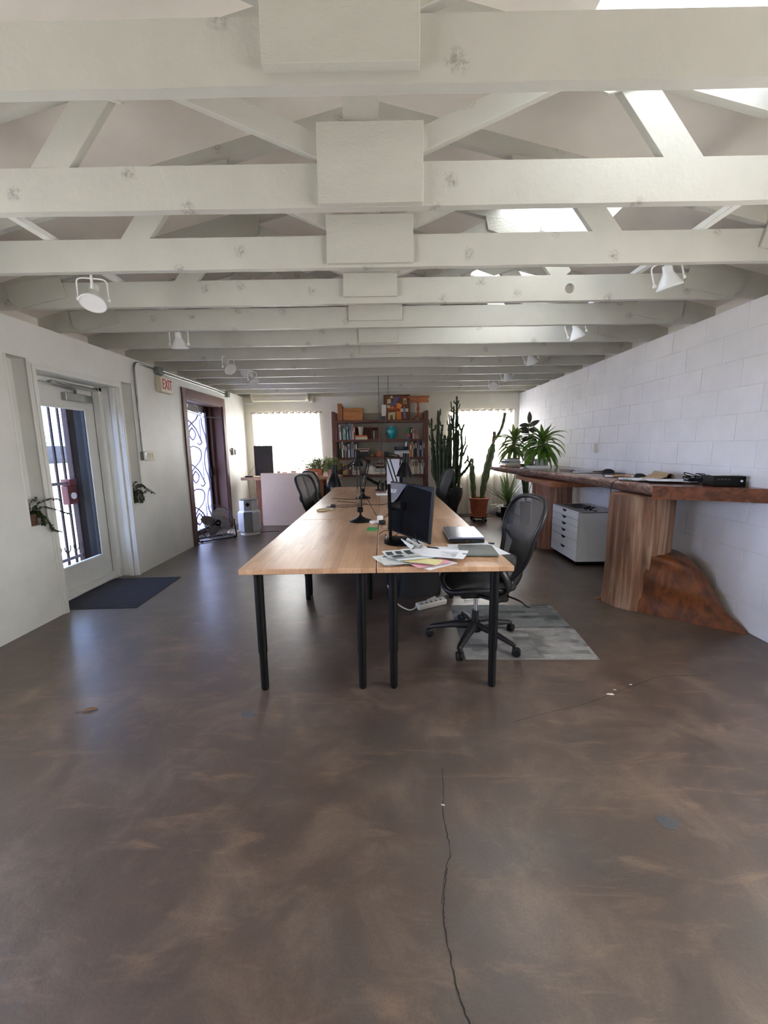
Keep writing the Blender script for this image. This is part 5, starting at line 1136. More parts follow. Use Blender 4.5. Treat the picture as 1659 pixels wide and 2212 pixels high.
m = mb(); m.lathe([(0, 0), (.07, 0), (.075, .02), (.065, .12), (.03, .14), (0, .14)], (0, .10, fz), 24, rot=Euler((rad(90), 0, 0)).to_matrix().inverted()); m.build('motor', BLKPL, t)
m = mb(); m.tube(spline([(-.285, 0, fz), (-.29, -.02, .15), (-.285, -.06, .03), (-.25, -.08, .016), (0, -.085, .016), (.25, -.08, .016), (.285, -.06, .03), (.29, -.02, .15), (.285, 0, fz)], 6), .011, 8); m.tube(spline([(-.285, -.05, .03), (-.28, .12, .015), (-.2, .20, .013), (.2, .20, .013), (.28, .12, .015), (.285, -.05, .03)], 5), .010, 8)
for s in (-1, 1): m.tube([(s*.262, 0, fz), (s*.30, 0, fz)], .012, 8)
m.build('stand', BLACK, t)
m = mb()
for x in (-.25, .25): m.cyl((x, -.08, 0), (x, -.08, .03), .016, None, 10)
m.build('rubber_foot', BLACK, t)
cable('cream cord coiled on the floor behind the fan', [(-2.5, 6.62, .008), (-2.56, 6.75, .008), (-2.7, 6.85, .008), (-2.64, 6.72, .008), (-2.5, 6.78, .008), (-2.6, 6.92, .008), (-2.76, 6.95, .008), (-2.6, 6.70, .014), (-2.46, 6.86, .012)], .006, M('#c9b99f', .5))
# split air conditioner and its hose, curtain rods and curtains
t = thing('air_conditioner', 'cream wall mounted air conditioner over the left window', 'air conditioner', (-2.055, 8.296, 2.405))
m = mb(); m.prism([(-.56, .11, .13), (-.56, -.10, .13), (-.56, -.115, .08), (-.56, -.115, -.03), (-.56, -.08, -.085), (-.56, .0, -.10), (-.56, .11, -.10)], (1.12, 0, 0), .012); m.build('casing', M('#ddd8c8', .4, 0, .03), t)
m = mb(); m.obox((.0, -.085, -.082), (1.0, .05, .008), (rad(38), 0, 0), .003); m.build('louvre', M('#efe9d8', .35, 0, .03), t)
m = mb(); m.obox((0, -.116, -.005), (1.02, .003, .006)); m.build('front_groove', M('#8f897c', .5), t)
m = mb(); m.tube(spline([(-.50, .06, -.08), (-.56, .07, -.12), (-.66, .075, -.135), (-.75, .08, -.13)], 6), .018, 10); m.build('drain_hose', WHITE, t)
t = thing('line_cover', 'narrow white vertical duct beside the air conditioner', 'duct', (-1.455, 8.344, 2.40))
m = mb(); m.box((-.035, -.06, -.11), (.035, .058, .005), .004); m.build('duct', M('#d3cfc3', .45, 0, .03), t)
SHEER = m_sheer('#f6f2ec', .34); SHEER2 = m_sheer('#f4efe4', .25)
def curtain(label, x0, x1, flare, z0, z1, y, rings, mat, seed):
    q = random.Random(seed); t = thing('curtain', label, 'curtain', ((x0+x1)/2, y, z0)); w_ = x1-x0; n = max(3, rings)
    ph = q.uniform(0, 6)
    def fn(u, v):
        x = (u-.5)*(w_ + flare*(1-v)); f = math.sin(2*PI*n*.5*u*2 + ph*0)*.022 + .010*math.sin(9.3*u*n*.6+ph+2*v)
        return (x + .01*math.sin(7*u+5*v), f*(1-.35*v) - .004, v*(z1-z0))
    m = mb(); m.grid(fn, 26*n//2, 18); m.build('cloth', mat, t)
    m = mb(); m.grid(lambda u, v: (lambda p: (p[0], p[1]-.003, p[2]))(fn(u, .945+.055*v)), 26*n//2, 3); m.build('heading', mat, t)
    for k in range(rings):
        u = (k+.5)/rings; p = Vector(fn(u, .975))
        m = mb(); a_ = .6*(1 if k % 2 else -1); m.tube([p + Vector((.021*math.cos(b_)*math.cos(a_), .021*math.cos(b_)*math.sin(a_)-.004, .021*math.sin(b_))) for b_ in [2*PI*j/16 for j in range(16)]], .004, 6, closed=True); m.build('grommet', M('#8e8480', .3, .8), t)
    return t
def rod(label, x0, x1, y, z):
    t = thing('curtain_rod', label, 'curtain rod', ((x0+x1)/2, y, z)); h_ = (x1-x0)/2
    m = mb(); m.tube([(-h_, 0, 0), (h_, 0, 0)], .009, 10); m.build('rod', M('#9a8f88', .35, .6), t)
    for s in (-1, 1):
        m = mb(); m.sphere((s*h_, 0, 0), .017, 10, 8); m.tube([(s*(h_-.03), 0, 0), (s*(h_-.03), YB-y, 0)], .006, 6); m.build('bracket', M('#d8d2cc', .4), t)
rod('curtain rod over the left window', -2.66, -1.28, 8.33, 2.085); rod('curtain rod over the right window', 1.245, 2.57, 8.33, 2.085)
curtain('left sheer curtain of the left window', -2.64, -2.02, .02, .885, 2.115, 8.33, 5, SHEER, 1)
curtain('right sheer curtain of the left window', -1.99, -1.30, .06, .885, 2.115, 8.33, 6, SHEER, 2)
curtain('left long sheer curtain of the right window', 1.26, 1.74, .04, .015, 2.115, 8.33, 4, SHEER2, 3)
curtain('right long sheer curtain of the right window', 1.78, 2.56, .06, .015, 2.115, 8.33, 6, SHEER2, 4)
# ------------------------------------------------------------------ plants at the right window (stem centre lines, x and z)
EUPH=[
[(0.856, 0.702), (0.844, 0.963), (0.832, 1.272), (0.81, 1.577), (0.803, 1.878)],
[(0.887, 0.702), (0.88, 1.066), (0.852, 1.374), (0.825, 1.637)],
[(0.815, 1.668), (0.86, 1.687), (0.886, 1.767)],
[(0.919, 0.691), (0.91, 1.168), (0.903, 1.475), (0.911, 1.737), (0.914, 2.005)],
[(0.934, 1.474), (0.941, 1.876), (0.965, 2.039)],
[(0.95, 0.691), (0.946, 1.168), (0.932, 1.676)],
[(0.981, 0.69), (0.972, 1.168), (0.975, 1.474), (0.983, 1.655), (0.998, 1.765)],
[(1.013, 0.69), (1.014, 1.116), (1.017, 1.372), (1.01, 1.584)],
[(1.024, 1.167), (1.021, 1.473), (1.041, 1.528)],
[(1.039, 0.689), (1.04, 1.064), (1.064, 1.269), (1.06, 1.422)],
[(1.075, 0.689), (1.071, 1.063), (1.1, 1.268), (1.097, 1.573)],
[(1.107, 0.688), (1.108, 1.011), (1.13, 1.37), (1.117, 1.573), (1.11, 1.794)],
[(1.138, 0.688), (1.144, 1.062), (1.144, 1.471), (1.147, 1.673), (1.171, 1.773), (1.139, 1.923)],
[(1.18, 0.698), (1.195, 1.113), (1.202, 1.369), (1.182, 1.723), (1.189, 1.952), (1.183, 2.071)],
[(1.211, 0.698), (1.218, 0.958), (1.233, 1.369), (1.238, 1.772), (1.244, 2.07), (1.239, 2.242)],
[(1.233, 2.12), (1.202, 2.14), (1.197, 2.174)],
[(1.243, 2.119), (1.268, 2.134), (1.272, 2.168)],
[(1.182, 1.713), (1.228, 1.712), (1.259, 1.732), (1.261, 1.921)],
[(1.231, 0.75), (1.26, 0.906), (1.266, 1.215), (1.271, 1.571), (1.275, 1.671)],
[(1.251, 0.791), (1.291, 0.905), (1.331, 1.06), (1.336, 1.367), (1.322, 1.59), (1.346, 1.69), (1.38, 1.77)],
[(1.282, 0.874), (1.319, 1.112), (1.338, 1.214), (1.367, 1.367), (1.396, 1.438), (1.405, 1.518), (1.413, 1.569)],
[(1.242, 0.75), (1.334, 0.873), (1.415, 0.966), (1.475, 1.079), (1.509, 1.181)],
[(1.369, 1.214), (1.408, 1.346), (1.448, 1.417)],
[(1.387, 1.09), (1.443, 1.141), (1.468, 1.212)],
[(1.302, 1.58), (1.271, 1.601)],
[(1.149, 1.471), (1.098, 1.513), (1.087, 1.563)],
[(0.822, 1.221), (0.806, 1.323), (0.801, 1.374)],
[(0.855, 0.828), (0.823, 0.932), (0.807, 1.17)],
[(1.245, 1.266), (1.275, 1.307), (1.346, 1.408)],
[(1.096, 1.654), (1.105, 1.724), (1.115, 1.774)],
]
C2=[
[(1.636, 0.423), (1.626, 0.609), (1.599, 0.882), (1.599, 1.043)],
[(1.599, 1.043), (1.602, 1.107), (1.599, 1.161)],
[(1.778, 0.421), (1.804, 0.662), (1.852, 0.932), (1.9, 1.146), (1.933, 1.306), (1.962, 1.432)],
[(1.962, 1.432), (1.967, 1.517), (1.979, 1.59), (1.964, 1.643)],
[(1.971, 1.485), (2.028, 1.558), (2.098, 1.693), (2.136, 1.838), (2.158, 1.972)],
]
CAC = m_leaf('#2d3828', '#54653f', .55); CAC2 = m_leaf('#46583a', '#7c8a5a', .5); CORK = M('#77695a', .8, 0, .2)
t = thing('potted_cactus', 'huge many stemmed cactus in a tall black pot beside the bookshelf', 'cactus', (1.125, 7.30, 0))
m = mb(); m.lathe([(0, 0), (.125, 0), (.13, .02), (.132, .20), (.165, .34), (.215, .46), (.238, .56), (.235, .63), (.225, .665), (.228, .675), (.212, .675), (.205, .655), (.205, .62), (0, .62)], n=40); m.build('pot', M('#1b1b1d', .45, 0, .15), t)
m = mb(); m.lathe([(0, .628), (.203, .625)], n=28); m.build('soil', SOIL, t)
q = random.Random(11)
for i, st in enumerate(EUPH):
    yo = q.uniform(-.13, .13) if st[0][1] < .72 else 0; pts = []
    base = abs(st[0][0]-1.125)
    for j, (x, z) in enumerate(st): pts.append((x-1.125, (yo*(.8+.05*j) if st[0][1] < .72 else q.uniform(-.04, .04)), z - (.06 if j == 0 and st[0][1] < .72 else 0)))
    if st[0][1] < .72:
        k = .19/max(.19, math.hypot(pts[0][0], pts[0][1])); pts[0] = (pts[0][0]*k, pts[0][1]*k, pts[0][2])
    sp = spline(pts, 7); N = len(sp); big = st[0][1] < .8
    r0 = q.uniform(.024, .031) if big else .017
    rs = [r0*(1+.17*math.sin(i+j*1.5))*(.5 if j == N-1 else 1)*(1 - .45*(j/N)**1.5) for j in range(N)]
    m = mb(); m.tube(sp, rs, 10, star=.55); m.build('stem', CAC, t)
    if big:                                              # short side pads on the upper half
        for _ in range(q.randint(2, 4)):
            p = sp[int(N*q.uniform(.45, .93))]; s = q.choice((-1, 1))
            m = mb(); m.tube(spline([p, p+Vector((s*.035, q.uniform(-.02, .02), .01)), p+Vector((s*.05, q.uniform(-.02, .02), q.uniform(.05, .13)))], 4), [.013]*6+[.012, .011, .006], 8, star=.6); m.build('side_shoot', CAC, t)
for i, (x, y, h_) in enumerate(((-.12, .08, .75), (-.05, -.1, .9), (.02, .09, 1.0), (.07, -.08, .8), (-.15, -.03, .65), (.11, .05, .7), (-.02, .0, 1.1), (.15, -.06, .5))):
    sp = spline([(x, y, .62), (x*1.1, y*1.1, .62+h_*.5), (x*1.15+.01, y, .62+h_)], 8)
    m = mb(); m.tube(sp, [.028*(1-.4*j/len(sp)) for j in range(len(sp))], 10, star=.55); m.build('stem', CAC, t)
t = thing('potted_cactus', 'two tall ribbed cactus columns in an orange pot on a wheeled stand', 'cactus', (1.73, 7.60, 0))
m = mb(); m.lathe([(0, .135), (.135, .135), (.148, .20), (.166, .385), (.178, .385), (.180, .43), (.172, .437), (.16, .437), (.155, .40), (0, .395)], n=36); m.build('pot', TERRA, t)
m = mb(); m.lathe([(0, .088), (.145, .088), (.156, .10), (.160, .15), (.150, .152), (.143, .115), (0, .11)], n=36); m.build('saucer', TERRA, t)
m = mb(); m.lathe([(0, .400), (.154, .402)], n=24); m.build('soil', SOIL, t)
m = mb(); m.tube([(.15*math.cos(a), .15*math.sin(a), .075) for a in [2*PI*k/30 for k in range(30)]], .010, 8, closed=True); m.tube([(-.15, 0, .075), (.15, 0, .075)], .009, 8); m.tube([(0, -.15, .075), (0, .15, .075)], .009, 8); d_ = m.build('dolly', BLACK, t)
for k in range(4):
    a = PI/4 + PI/2*k; m = mb(); x, y = .15*math.cos(a), .15*math.sin(a); m.tube([(x, y-.01, .026), (x, y+.01, .026)], .026, 14); m.tube([(x, y, .03), (x, y, .075)], .007, 8); m.build('caster', BLACK, d_)
for i, st in enumerate(C2):
    pts = [(x-1.73, (.03 if i < 2 else -.03), z) for x, z in st]; sp = spline(pts, 9); N = len(sp)
    r0 = (.044, .022, .066, .03, .026)[i]
    rs = []
    for j in range(N):
        f = j/(N-1); r = r0*(1 + (.10*math.sin(j*.85+i)))
        if i == 2: r *= (.62 + 1.0*f if f < .38 else 1.0) * (1 if f < .80 else 1-.55*(f-.8)/.2)
        if i == 0: r *= .85 + .3*math.sin(PI*f)
        if j == N-1: r *= .5
        rs.append(r)
    m = mb(); m.tube(sp, rs, 12, star=.68); m.build('stem', CORK if i in (1, 3) else CAC2, t)
def blades(label, name, loc, pot, dirs, mat, w_, seed, zb, droop=.25):
    q = random.Random(seed); t = thing(name, label, 'plant', loc)
    m = mb(); m.lathe(pot[0], n=30); m.build('pot', pot[1], t)
    m = mb(); m.lathe([(0, zb-.02), (pot[0][-2][0]*.98, zb-.02)], n=20); m.build('soil', SOIL, t)
    m = mb()
    for d, L in dirs: m.leaf((q.uniform(-.02, .02)+d[0]*.03, q.uniform(-.02, .02)+d[1]*.03, zb-.02+q.uniform(0, .1)), d, L, w_*q.uniform(.8, 1.2), droop*q.uniform(.5, 1.4), 8, .35, q.uniform(0, 6), lambda t_: (.75+.6*t_ if t_ < .4 else 1)*(1-max(0, t_-.4)/.6)**.75)
    m.build('foliage', mat, t); return t
q = random.Random(2); ds = []
for tx, tz in ((1.84, .79), (1.93, .81), (1.99, .91), (2.07, .88), (2.19, .93), (2.29, .84), (1.88, .46), (1.90, .36), (2.03, .27), (2.39, .84), (2.45, .78), (2.50, .70), (2.08, .62), (1.98, .60), (2.33, .60), (2.13, .75), (1.86, .66), (1.90, .56), (2.02, .48), (2.25, .95), (2.10, .52), (2.42, .55)):
    d = Vector((tx-2.2, q.uniform(-.25, .15), tz-.36)); ds.append((d, d.length*1.08))
blades('spiky leaved plant in a black pot under the far end of the counter', 'spiky_plant', (2.20, 7.35, 0), ([(0, 0), (.10, 0), (.13, .30), (.12, .30), (.115, .27), (0, .27)], BLKPL), ds, m_leaf('#34472b', '#6a7d4b', .4), .07, 3, .31)
ds = []
for k in range(16):
    a = q.uniform(0, 2*PI); d = Vector((.25*math.cos(a), .2*math.sin(a), 1)); ds.append((d, q.uniform(.3, .5)))
blades('upright dark snake plant behind the far trunk', 'snake_plant', (2.47, 7.22, 0), ([(0, 0), (.08, 0), (.10, .40), (.09, .40), (.085, .37), (0, .37)], M('#8f5e44', .7)), ds, m_leaf('#243022', '#46583a', .4), .06, 6, .41, .05)
t = thing('robot_vacuum', 'round black robot vacuum parked under the right window', 'robot vacuum', (2.345, 8.03, 0))
m = mb(); m.lathe([(0, .012), (.165, .012), (.172, .025), (.172, .075), (.165, .086), (.12, .090), (0, .090)], n=48); m.build('body', BLACKG, t)
m = mb(); m.lathe([(0, .0905), (.115, .0905), (.118, .092), (.10, .094), (0, .094)], n=40); m.build('top_plate', M('#4c5256', .3, .2, .05), t)
m = mb(); m.cyl((-.08, .05, 0), (-.08, .05, .03), .015, None, 12); m.cyl((.08, .05, 0), (.08, .05, .03), .015, None, 12); m.cyl((0, -.11, 0), (0, -.11, .03), .012, None, 12); m.build('wheel', BLACK, t)
cable('black cord along the floor under the right window', [(1.42, 8.22, .006), (1.55, 8.05, .006), (1.95, 7.98, .006), (2.15, 8.06, .006)], .004)

# ------------------------------------------------------------------ live edge counter on two trunks
ZT, ZB = 1.075, .975
t = thing('live_edge_counter', 'long live edge redwood slab counter along the block wall', 'counter', (2.3, 4.8, ZB))
fr = spline([(1.62, 6.36, 0), (1.70, 6.12, 0), (1.79, 5.8, 0), (1.87, 5.45, 0), (1.955, 5.0, 0), (2.005, 4.5, 0), (2.045, 4.0, 0), (2.07, 3.6, 0), (2.065, 3.3, 0), (2.03, 3.12, 0)], 9)
q = random.Random(8); nf = len(fr)
rest = [Vector((2.12, 3.075, 0)), Vector((2.38, 2.965, 0)), Vector((2.652, 2.80, 0)), Vector((2.652, 4.8, 0)), Vector((2.652, 6.88, 0)), Vector((2.2, 6.8, 0)), Vector((1.85, 6.62, 0))]
per = fr + rest; nP = len(per)
m = mb(); rings = []
prof = [(0, 1.0), (.018, .93), (.02, .78), (.004, .55), (-.02, .35), (-.05, .15), (-.08, 0)]
jit = [[q.uniform(-1, 1) for _ in per] for _ in prof]
for pi_, (off, h_) in enumerate(prof):
    ring = []
    for i, p in enumerate(per):
        a = per[i-1]; b = per[(i+1) % nP]; d = (b-a).normalized(); nn = Vector((d.y, -d.x, 0)) * -1
        nn = Vector((-1, -.25, 0)).normalized() if i < nf-1 else nn
        if i < nf:
            f = i/(nf-1); k = (1+2.0*max(0, .3-f)/.3) if off < 0 else 1
            if i >= nf-2: k = .25
            o = nn*(off*k + jit[pi_][i]*(.009 if pi_ else .006))
        else: o = Vector((0, 0, 0)) if i < nP-2 else Vector((.0, 0, 0))
        ring.append(m.bm.verts.new((p.x+o.x-2.3, p.y+o.y-4.8, h_*(ZT-ZB) + (jit[pi_][i]*.004 if i < nf and 0 < pi_ < 6 else 0))))
    rings.append(ring)
for A, B in zip(rings, rings[1:]):
    for i in range(nP):
        m.mi = 1 if i < nf-1 or i >= nP-2 else 0
        m._f([A[i], A[(i+1) % nP], B[(i+1) % nP], B[i]])
m.mi = 0; m._f(rings[0], False); m._f(rings[-1][::-1], False); m.build('slab', [SLABM, BARK], t)
t = thing('trunk_base', 'peeled tree trunk holding the near end of the counter, with a flared root', 'trunk', (2.19, 3.50, 0), 0, 'trunks under the counter')
q = random.Random(5); flu = [q.uniform(-1, 1) for _ in range(80)]
def flute(u, z): 
    x = u*80; i = int(x) % 80; f = x-int(x); return flu[i]*(1-f)+flu[(i+1) % 80]*f + .5*math.sin(u*2*PI*11+z*2) + .3*math.sin(u*2*PI*23-z*3)
m = mb()
m.grid(lambda u, v: ((lambda r: (r*1.02*math.cos(2*PI*u), r*math.sin(2*PI*u), .002+.970*v))(.232+.015*(1-v)**2+.010*math.sin(3+6*v)*.5+.0055*flute(u, v))), 160, 24, cu=True)
m.lathe([(0, .9715), (.235, .971)], n=40); m.build('trunk', STUMP, t)
LV = [(0, .84), (.05, .765), (.10, .69), (.18, .60), (.26, .535), (.34, .475), (.40, .435), (.45, .38), (.48, .29), (.50, .19)]
def rad0(z):
    for (a, ra), (b, rb) in zip(LV, LV[1:]):
        if a <= z <= b: return ra + (rb-ra)*(z-a)/(b-a)
    return .2
def rootp(u, v):
    th = rad(-138 + 200*u); z = .001+.498*v; dx, dy = math.cos(th), math.sin(th)
    # foot line runs straight from the trunk's front to the wall
    ax, ay, bx, by = -.19, -.15, .463, -.68; ex, ey = bx-ax, by-ay; den = dx*ey - dy*ex
    rb = (ax*ey - ay*ex)/den if abs(den) > 1e-4 else 9
    if rb < 0: rb = 9
    rb = min(rb, .463/dx if dx > .01 else 9); rz = rad0(z); k = (1-.16*v)
    a_, b_ = rb*k, rz; hh = max(.10-abs(a_-b_), 0)/.10; r = min(a_, b_) - hh*hh*.10*.25
    w_ = min(1, max(0, (u-.12)/.25))
    r += w_*(.016*math.sin(11*v+6*u) + .012*math.sin(19*u+5*v) + (v > .5)*.03*math.sin(PI*(v-.5)/.5)*math.sin(17*u+9*v))
    r = max(r, .17); x, y = r*dx, r*dy
    if x > .463: x = .463 - .002*v
    return (x, y, z)
m = mb(); m.grid(rootp, 70, 34); lab(m.build('root_flare', ROOTM, t), 'oiled orange brown root swelling')
t = thing('trunk_base', 'peeled tree trunk holding the far end of the counter behind the white drawers', 'trunk', (2.285, 5.62, 0), 0, 'trunks under the counter')
m = mb()
m.grid(lambda u, v: ((lambda r: (r*1.0*math.cos(2*PI*u), r*.95*math.sin(2*PI*u), .002+.914*v))(.262+.02*(1-v)**3+.012*math.sin(1.5+5*v+2*math.sin(2*PI*u))+.004*flute(u, v))), 120, 22, cu=True)
m.lathe([(0, .917), (.262, .916)], n=40, sy=.95); m.build('trunk', m_stump('#7a4a35', '#a5765c', '#c29a82'), t)
m = mb(); m.prism([(1.87, 5.92, .918), (1.86, 4.62, .918), (2.60, 4.58, .918), (2.60, 5.95, .918)], (0, 0, .054), .004); o = m.build('support_board', wood('#6a3a24', '#9c6242', .5, 'y')); tag(o, 'thick red brown board between the far trunk and the slab', 'board')
for i, (x, y, a) in enumerate(((1.945, 3.60, 20), (1.97, 3.57, -10))):
    m = mb(); m.prism([(-.045, -.012, 0), (.045, -.012, 0), (.045, -.012, .012), (-.045, -.012, .004)], (0, .024, 0)); o = m.build('shim', PINE); place(o, (x, y, .0003+.0125*i), rad(a)); tag(o, ('lower' if i == 0 else 'upper') + ' thin wood shim at the foot of the near trunk', 'shim')

# white drawer cabinet under the counter
t = thing('drawer_cabinet', 'white six drawer cabinet on casters under the counter', 'cabinet', (2.40, 4.96, 0))
CW_ = M('#eeeee8', .35, 0, .02)
m = mb(); m.box((-.20, -.355, .05), (.22, -.335, .632), .002); m.box((-.20, .335, .05), (.22, .355, .632), .002); m.box((-.22, -.355, .618), (.22, .355, .634), .003); m.box((-.20, -.335, .05), (.22, .335, .07)); m.box((.20, -.335, .07), (.22, .335, .618)); m.build('carcass', CW_, t)
zz = .05; hs = [.125, .12, .083, .083, .083, .083]; hs = [.122, .118, .086, .081, .081, .081]
for h_ in hs:
    m = mb(); m.box((-.222, -.354, zz+.0015), (-.204, .354, zz+h_-.0015), .002); m.box((-.203, -.32, zz+.006), (.18, .32, zz+h_-.02)); d_ = m.build('drawer', CW_, t)
    m = mb(); m.prism([(-.2235, y, zz+h_-.002-d) for y, d in ((-.06, 0), (-.045, .016), (-.02, .027), (.0, .029), (.02, .027), (.045, .016), (.06, 0))], (.004, 0, 0)); lab(m.build('finger_pull', M('#0d0d0d', .9), d_), 'dark half round finger notch')
    zz += h_
m = mb(); m.box((-.19, -.33, .032), (.21, .33, .05)); m.build('plinth', BLACK, t)
for x in (-.17, .19):
    for y in (-.31, .31):
        m = mb(); m.tube([(x-.012, y, .019), (x+.012, y, .019)], .019, 14); m.box((x-.012, y-.012, .02), (x+.012, y+.012, .034)); m.build('caster', BLACK, t)
sheet('magazine', 'grey printed magazine lying on the white drawer cabinet', 'magazine', (2.38, 5.05, .6345), (.28, .40), rad(6), M('#8d8681', .4, 0, .25, 12), (.004, .004), 0, None, .003, [(-.4, -.35, .1, -.05), (-.1, .05, .4, .35), (.15, -.4, .4, -.1)])
m = mb()
for i in range(5): m.tube(spline([(q.uniform(-.05, .05), q.uniform(-.06, .06), .008), (q.uniform(-.05, .05), q.uniform(-.06, .06), .02+.008*i), (q.uniform(-.05, .05), q.uniform(-.06, .06), .008)], 5), .005, 6)
m.tube([(0, -.06, .008), (.02, -.11, .008)], .005, 6); o = m.build('key_tangle', BLACK); place(o, (2.36, 4.70, .636)); tag(o, 'tangle of black straps at the front of the white cabinet top', 'straps')

# ------------------------------------------------------------------ things on the counter
z = ZT + .0005
def cbook(x, y, z, w_, d_, h_, c, rz, label, name='book', cat='book'):
    t = thing(name, label, cat, (x, y, z), rz, 'stacked reading on the counter')
    m = mb(); m.box((-w_/2, -d_/2, 0), (w_/2, d_/2, .003)); m.box((-w_/2, -d_/2, h_-.003), (w_/2, d_/2, h_)); m.box((-w_/2, -d_/2, .003), (-w_/2+.003, d_/2, h_-.003)); m.build('cover', M(c, .4, 0, .1), t)
    m = mb(); m.box((-w_/2+.003, -d_/2+.003, .003), (w_/2-.003, d_/2-.003, h_-.003)); m.build('pages', PAGES, t); return z+h_+.0004
zz = z
for w_, h_, c, a, l in ((.30, .018, '#8a5a3c', 8, 'brown magazine at the bottom of the stack at the far tip of the counter'), (.27, .02, '#c9a778', -4, 'tan magazine second in the stack at the far tip of the counter'), (.26, .022, '#d8dadb', 3, 'white book third in the stack at the far tip of the counter'), (.25, .02, '#2b2c30', 10, 'dark book fourth in the stack at the far tip of the counter'), (.24, .016, '#9aa3a8', -6, 'grey book fifth in the stack at the far tip of the counter'), (.22, .014, '#d9dcdf', 5, 'topmost white book of the stack at the far tip of the counter')): zz = cbook(1.90, 6.28, zz, w_*.8, .26, h_, c, rad(a), l)
zz = cbook(2.215, 6.36, z, .24, .26, .03, '#6e3325', rad(5), 'red brown book under the beige pot on the counter')
t = thing('rubber_plant', 'dark rubber plant in a beige pot on the counter by the right window', 'plant', (2.205, 6.36, zz))
m = mb(); m.lathe([(0, 0), (.066, 0), (.072, .02), (.088, .16), (.098, .165), (.098, .195), (.088, .195), (.084, .17), (0, .165)], n=30); m.build('pot', M('#c4b5a0', .7, 0, .12), t)
m = mb(); m.lathe([(0, .176), (.083, .176)], n=20); m.build('soil', SOIL, t)
m = mb(); m.tube(spline([(0, 0, .17), (-.01, .01, .35), (-.03, 0, .52), (-.02, 0, .64)], 6), .008, 8); m.build('stem', M('#5b4a38', .8), t)
m = mb()
for dx, dy, dz, zb, L, dr in ((-.04, -.05, 1, .62, .17, .0), (-1, -.2, .12, .58, .17, .2), (.8, -.3, .55, .57, .17, .1), (-.75, -.4, .25, .48, .17, .5), (.9, -.5, .1, .52, .16, .5), (.1, -1, .1, .5, .15, .6), (-.5, .6, .4, .5, .16, .3), (.3, .8, .3, .45, .16, .4), (-.9, -.6, -.1, .40, .17, .5), (.7, -.8, -.1, .40, .16, .6), (.2, -.9, -.3, .45, .15, .4)):
    m.leaf((-.02, 0, zb), (dx, dy, dz), L, .075, dr, 8, .12, .3, None, (.1, -1, .35))
m.build('foliage', m_leaf('#2c3226', '#4c4a40', .3), t)
def corn_plant(label, loc, potc, n, reach, top, seed, mat1):
    q = random.Random(seed); t = thing('corn_plant', label, 'plant', loc, 0, 'strap leaved plants on the counter')
    m = mb(); m.lathe([(0, 0), (.082, 0), (.09, .02), (.098, .10), (.10, .115), (.09, .115), (.086, .095), (0, .09)], n=30); m.build('pot', potc, t)
    m = mb(); m.lathe([(0, .097), (.086, .097)], n=20); m.build('soil', SOIL, t)
    m = mb(); m.tube([(0, 0, .09), (.01, 0, top)], .014, 10); m.build('cane', M('#8a7a5a', .8), t)
    pr = lambda t_: (.45+1.4*t_ if t_ < .4 else 1)*(1-max(0, t_-.45)/.55)**.8
    m = mb()
    for i in range(n):
        f = i/(n-1); a = i*2.39996+q.uniform(-.3, .3); el = -.25 + 1.35*f**1.2; zb = top*(.55+.45*f)
        d = (math.cos(a)*math.cos(el), math.sin(a)*math.cos(el), math.sin(el))
        k = reach*q.uniform(.85, 1.1)*(1 if f < .85 else .7)
        if loc[0] + d[0]*k > XR-.05: k *= .6
        m.leaf((0, 0, zb), d, k, .062*q.uniform(.85, 1.15), (1.25 if f < .85 else .35)*q.uniform(.7, 1.2), 9, .25, a, pr, (0, -.35, .93))
    m.build('foliage', mat1, t); return t
corn_plant('bushy bright green strap leaved plant, right of the beige pot on the counter', (2.27, 6.03, z), M('#b9c2b8', .15, 0, .1, coat=.5), 66, .40, .40, 4, m_leaf('#3f6a22', '#7fa348', .32))
corn_plant('drooping strap leaved plant at the far end of the counter, left of the beige pot', (2.045, 6.62, z), M('#3a3a3c', .5), 54, .36, .44, 7, m_leaf('#48622f', '#8fa05a', .35))
m = mb(); m.obox((0, 0, .017), (.27, .2, .034), bev=.002); m.obox((0, 0, .0345), (.262, .192, .001)); o = m.build('white_box', WHITE); place(o, (2.10, 5.70, z), rad(-3)); tag(o, 'flat white box in front of the potted plants on the counter', 'box')
m = mb(); m.obox((0, 0, .01), (.03, .20, .004), (rad(-4), 0, 0), .001); m.obox((.04, .02, .012), (.02, .16, .004), (rad(5), 0, .2), .001); o = m.build('ruler', PAPER); place(o, (1.92, 5.78, z), rad(-40)); tag(o, 'pale ruler lying left of the flat white box on the counter', 'ruler')
G2 = 'papers on the counter'
sheet('paper', 'farthest white sheets by the wall on the counter', 'paper', (2.52, 5.30, z), (.21, .30), rad(80), PAPER, (.004, .01), 0, G2, .006)
sheet('paper', 'big white sheet against the wall on the counter left of the outlet', 'paper', (2.47, 4.98, z+.002), (.26, .36), rad(75), PAPER, (.012, .004), 0, G2, .008)
sheet('paper', 'pinkish brown crumpled paper at the slab edge left of the mouse', 'paper', (2.25, 5.05, z), (.14, .2), rad(35), M('#b99a94', .6, 0, .1), (.01, .012), 0, G2, .012)
sheet('paper', 'white sheet at the slab edge just left of the mouse pad', 'paper', (2.25, 4.70, z), (.15, .21), rad(70), PAPER, (.006, .003), 0, G2, .003)
m = mb(); m.box((-.10, -.12, 0), (.10, .12, .004), .0015); o = m.build('mouse_pad', M('#3a3a3c', .7)); place(o, (2.44, 4.50, z), rad(20)); tag(o, 'dark mouse pad under the far mouse on the counter', 'mouse pad')
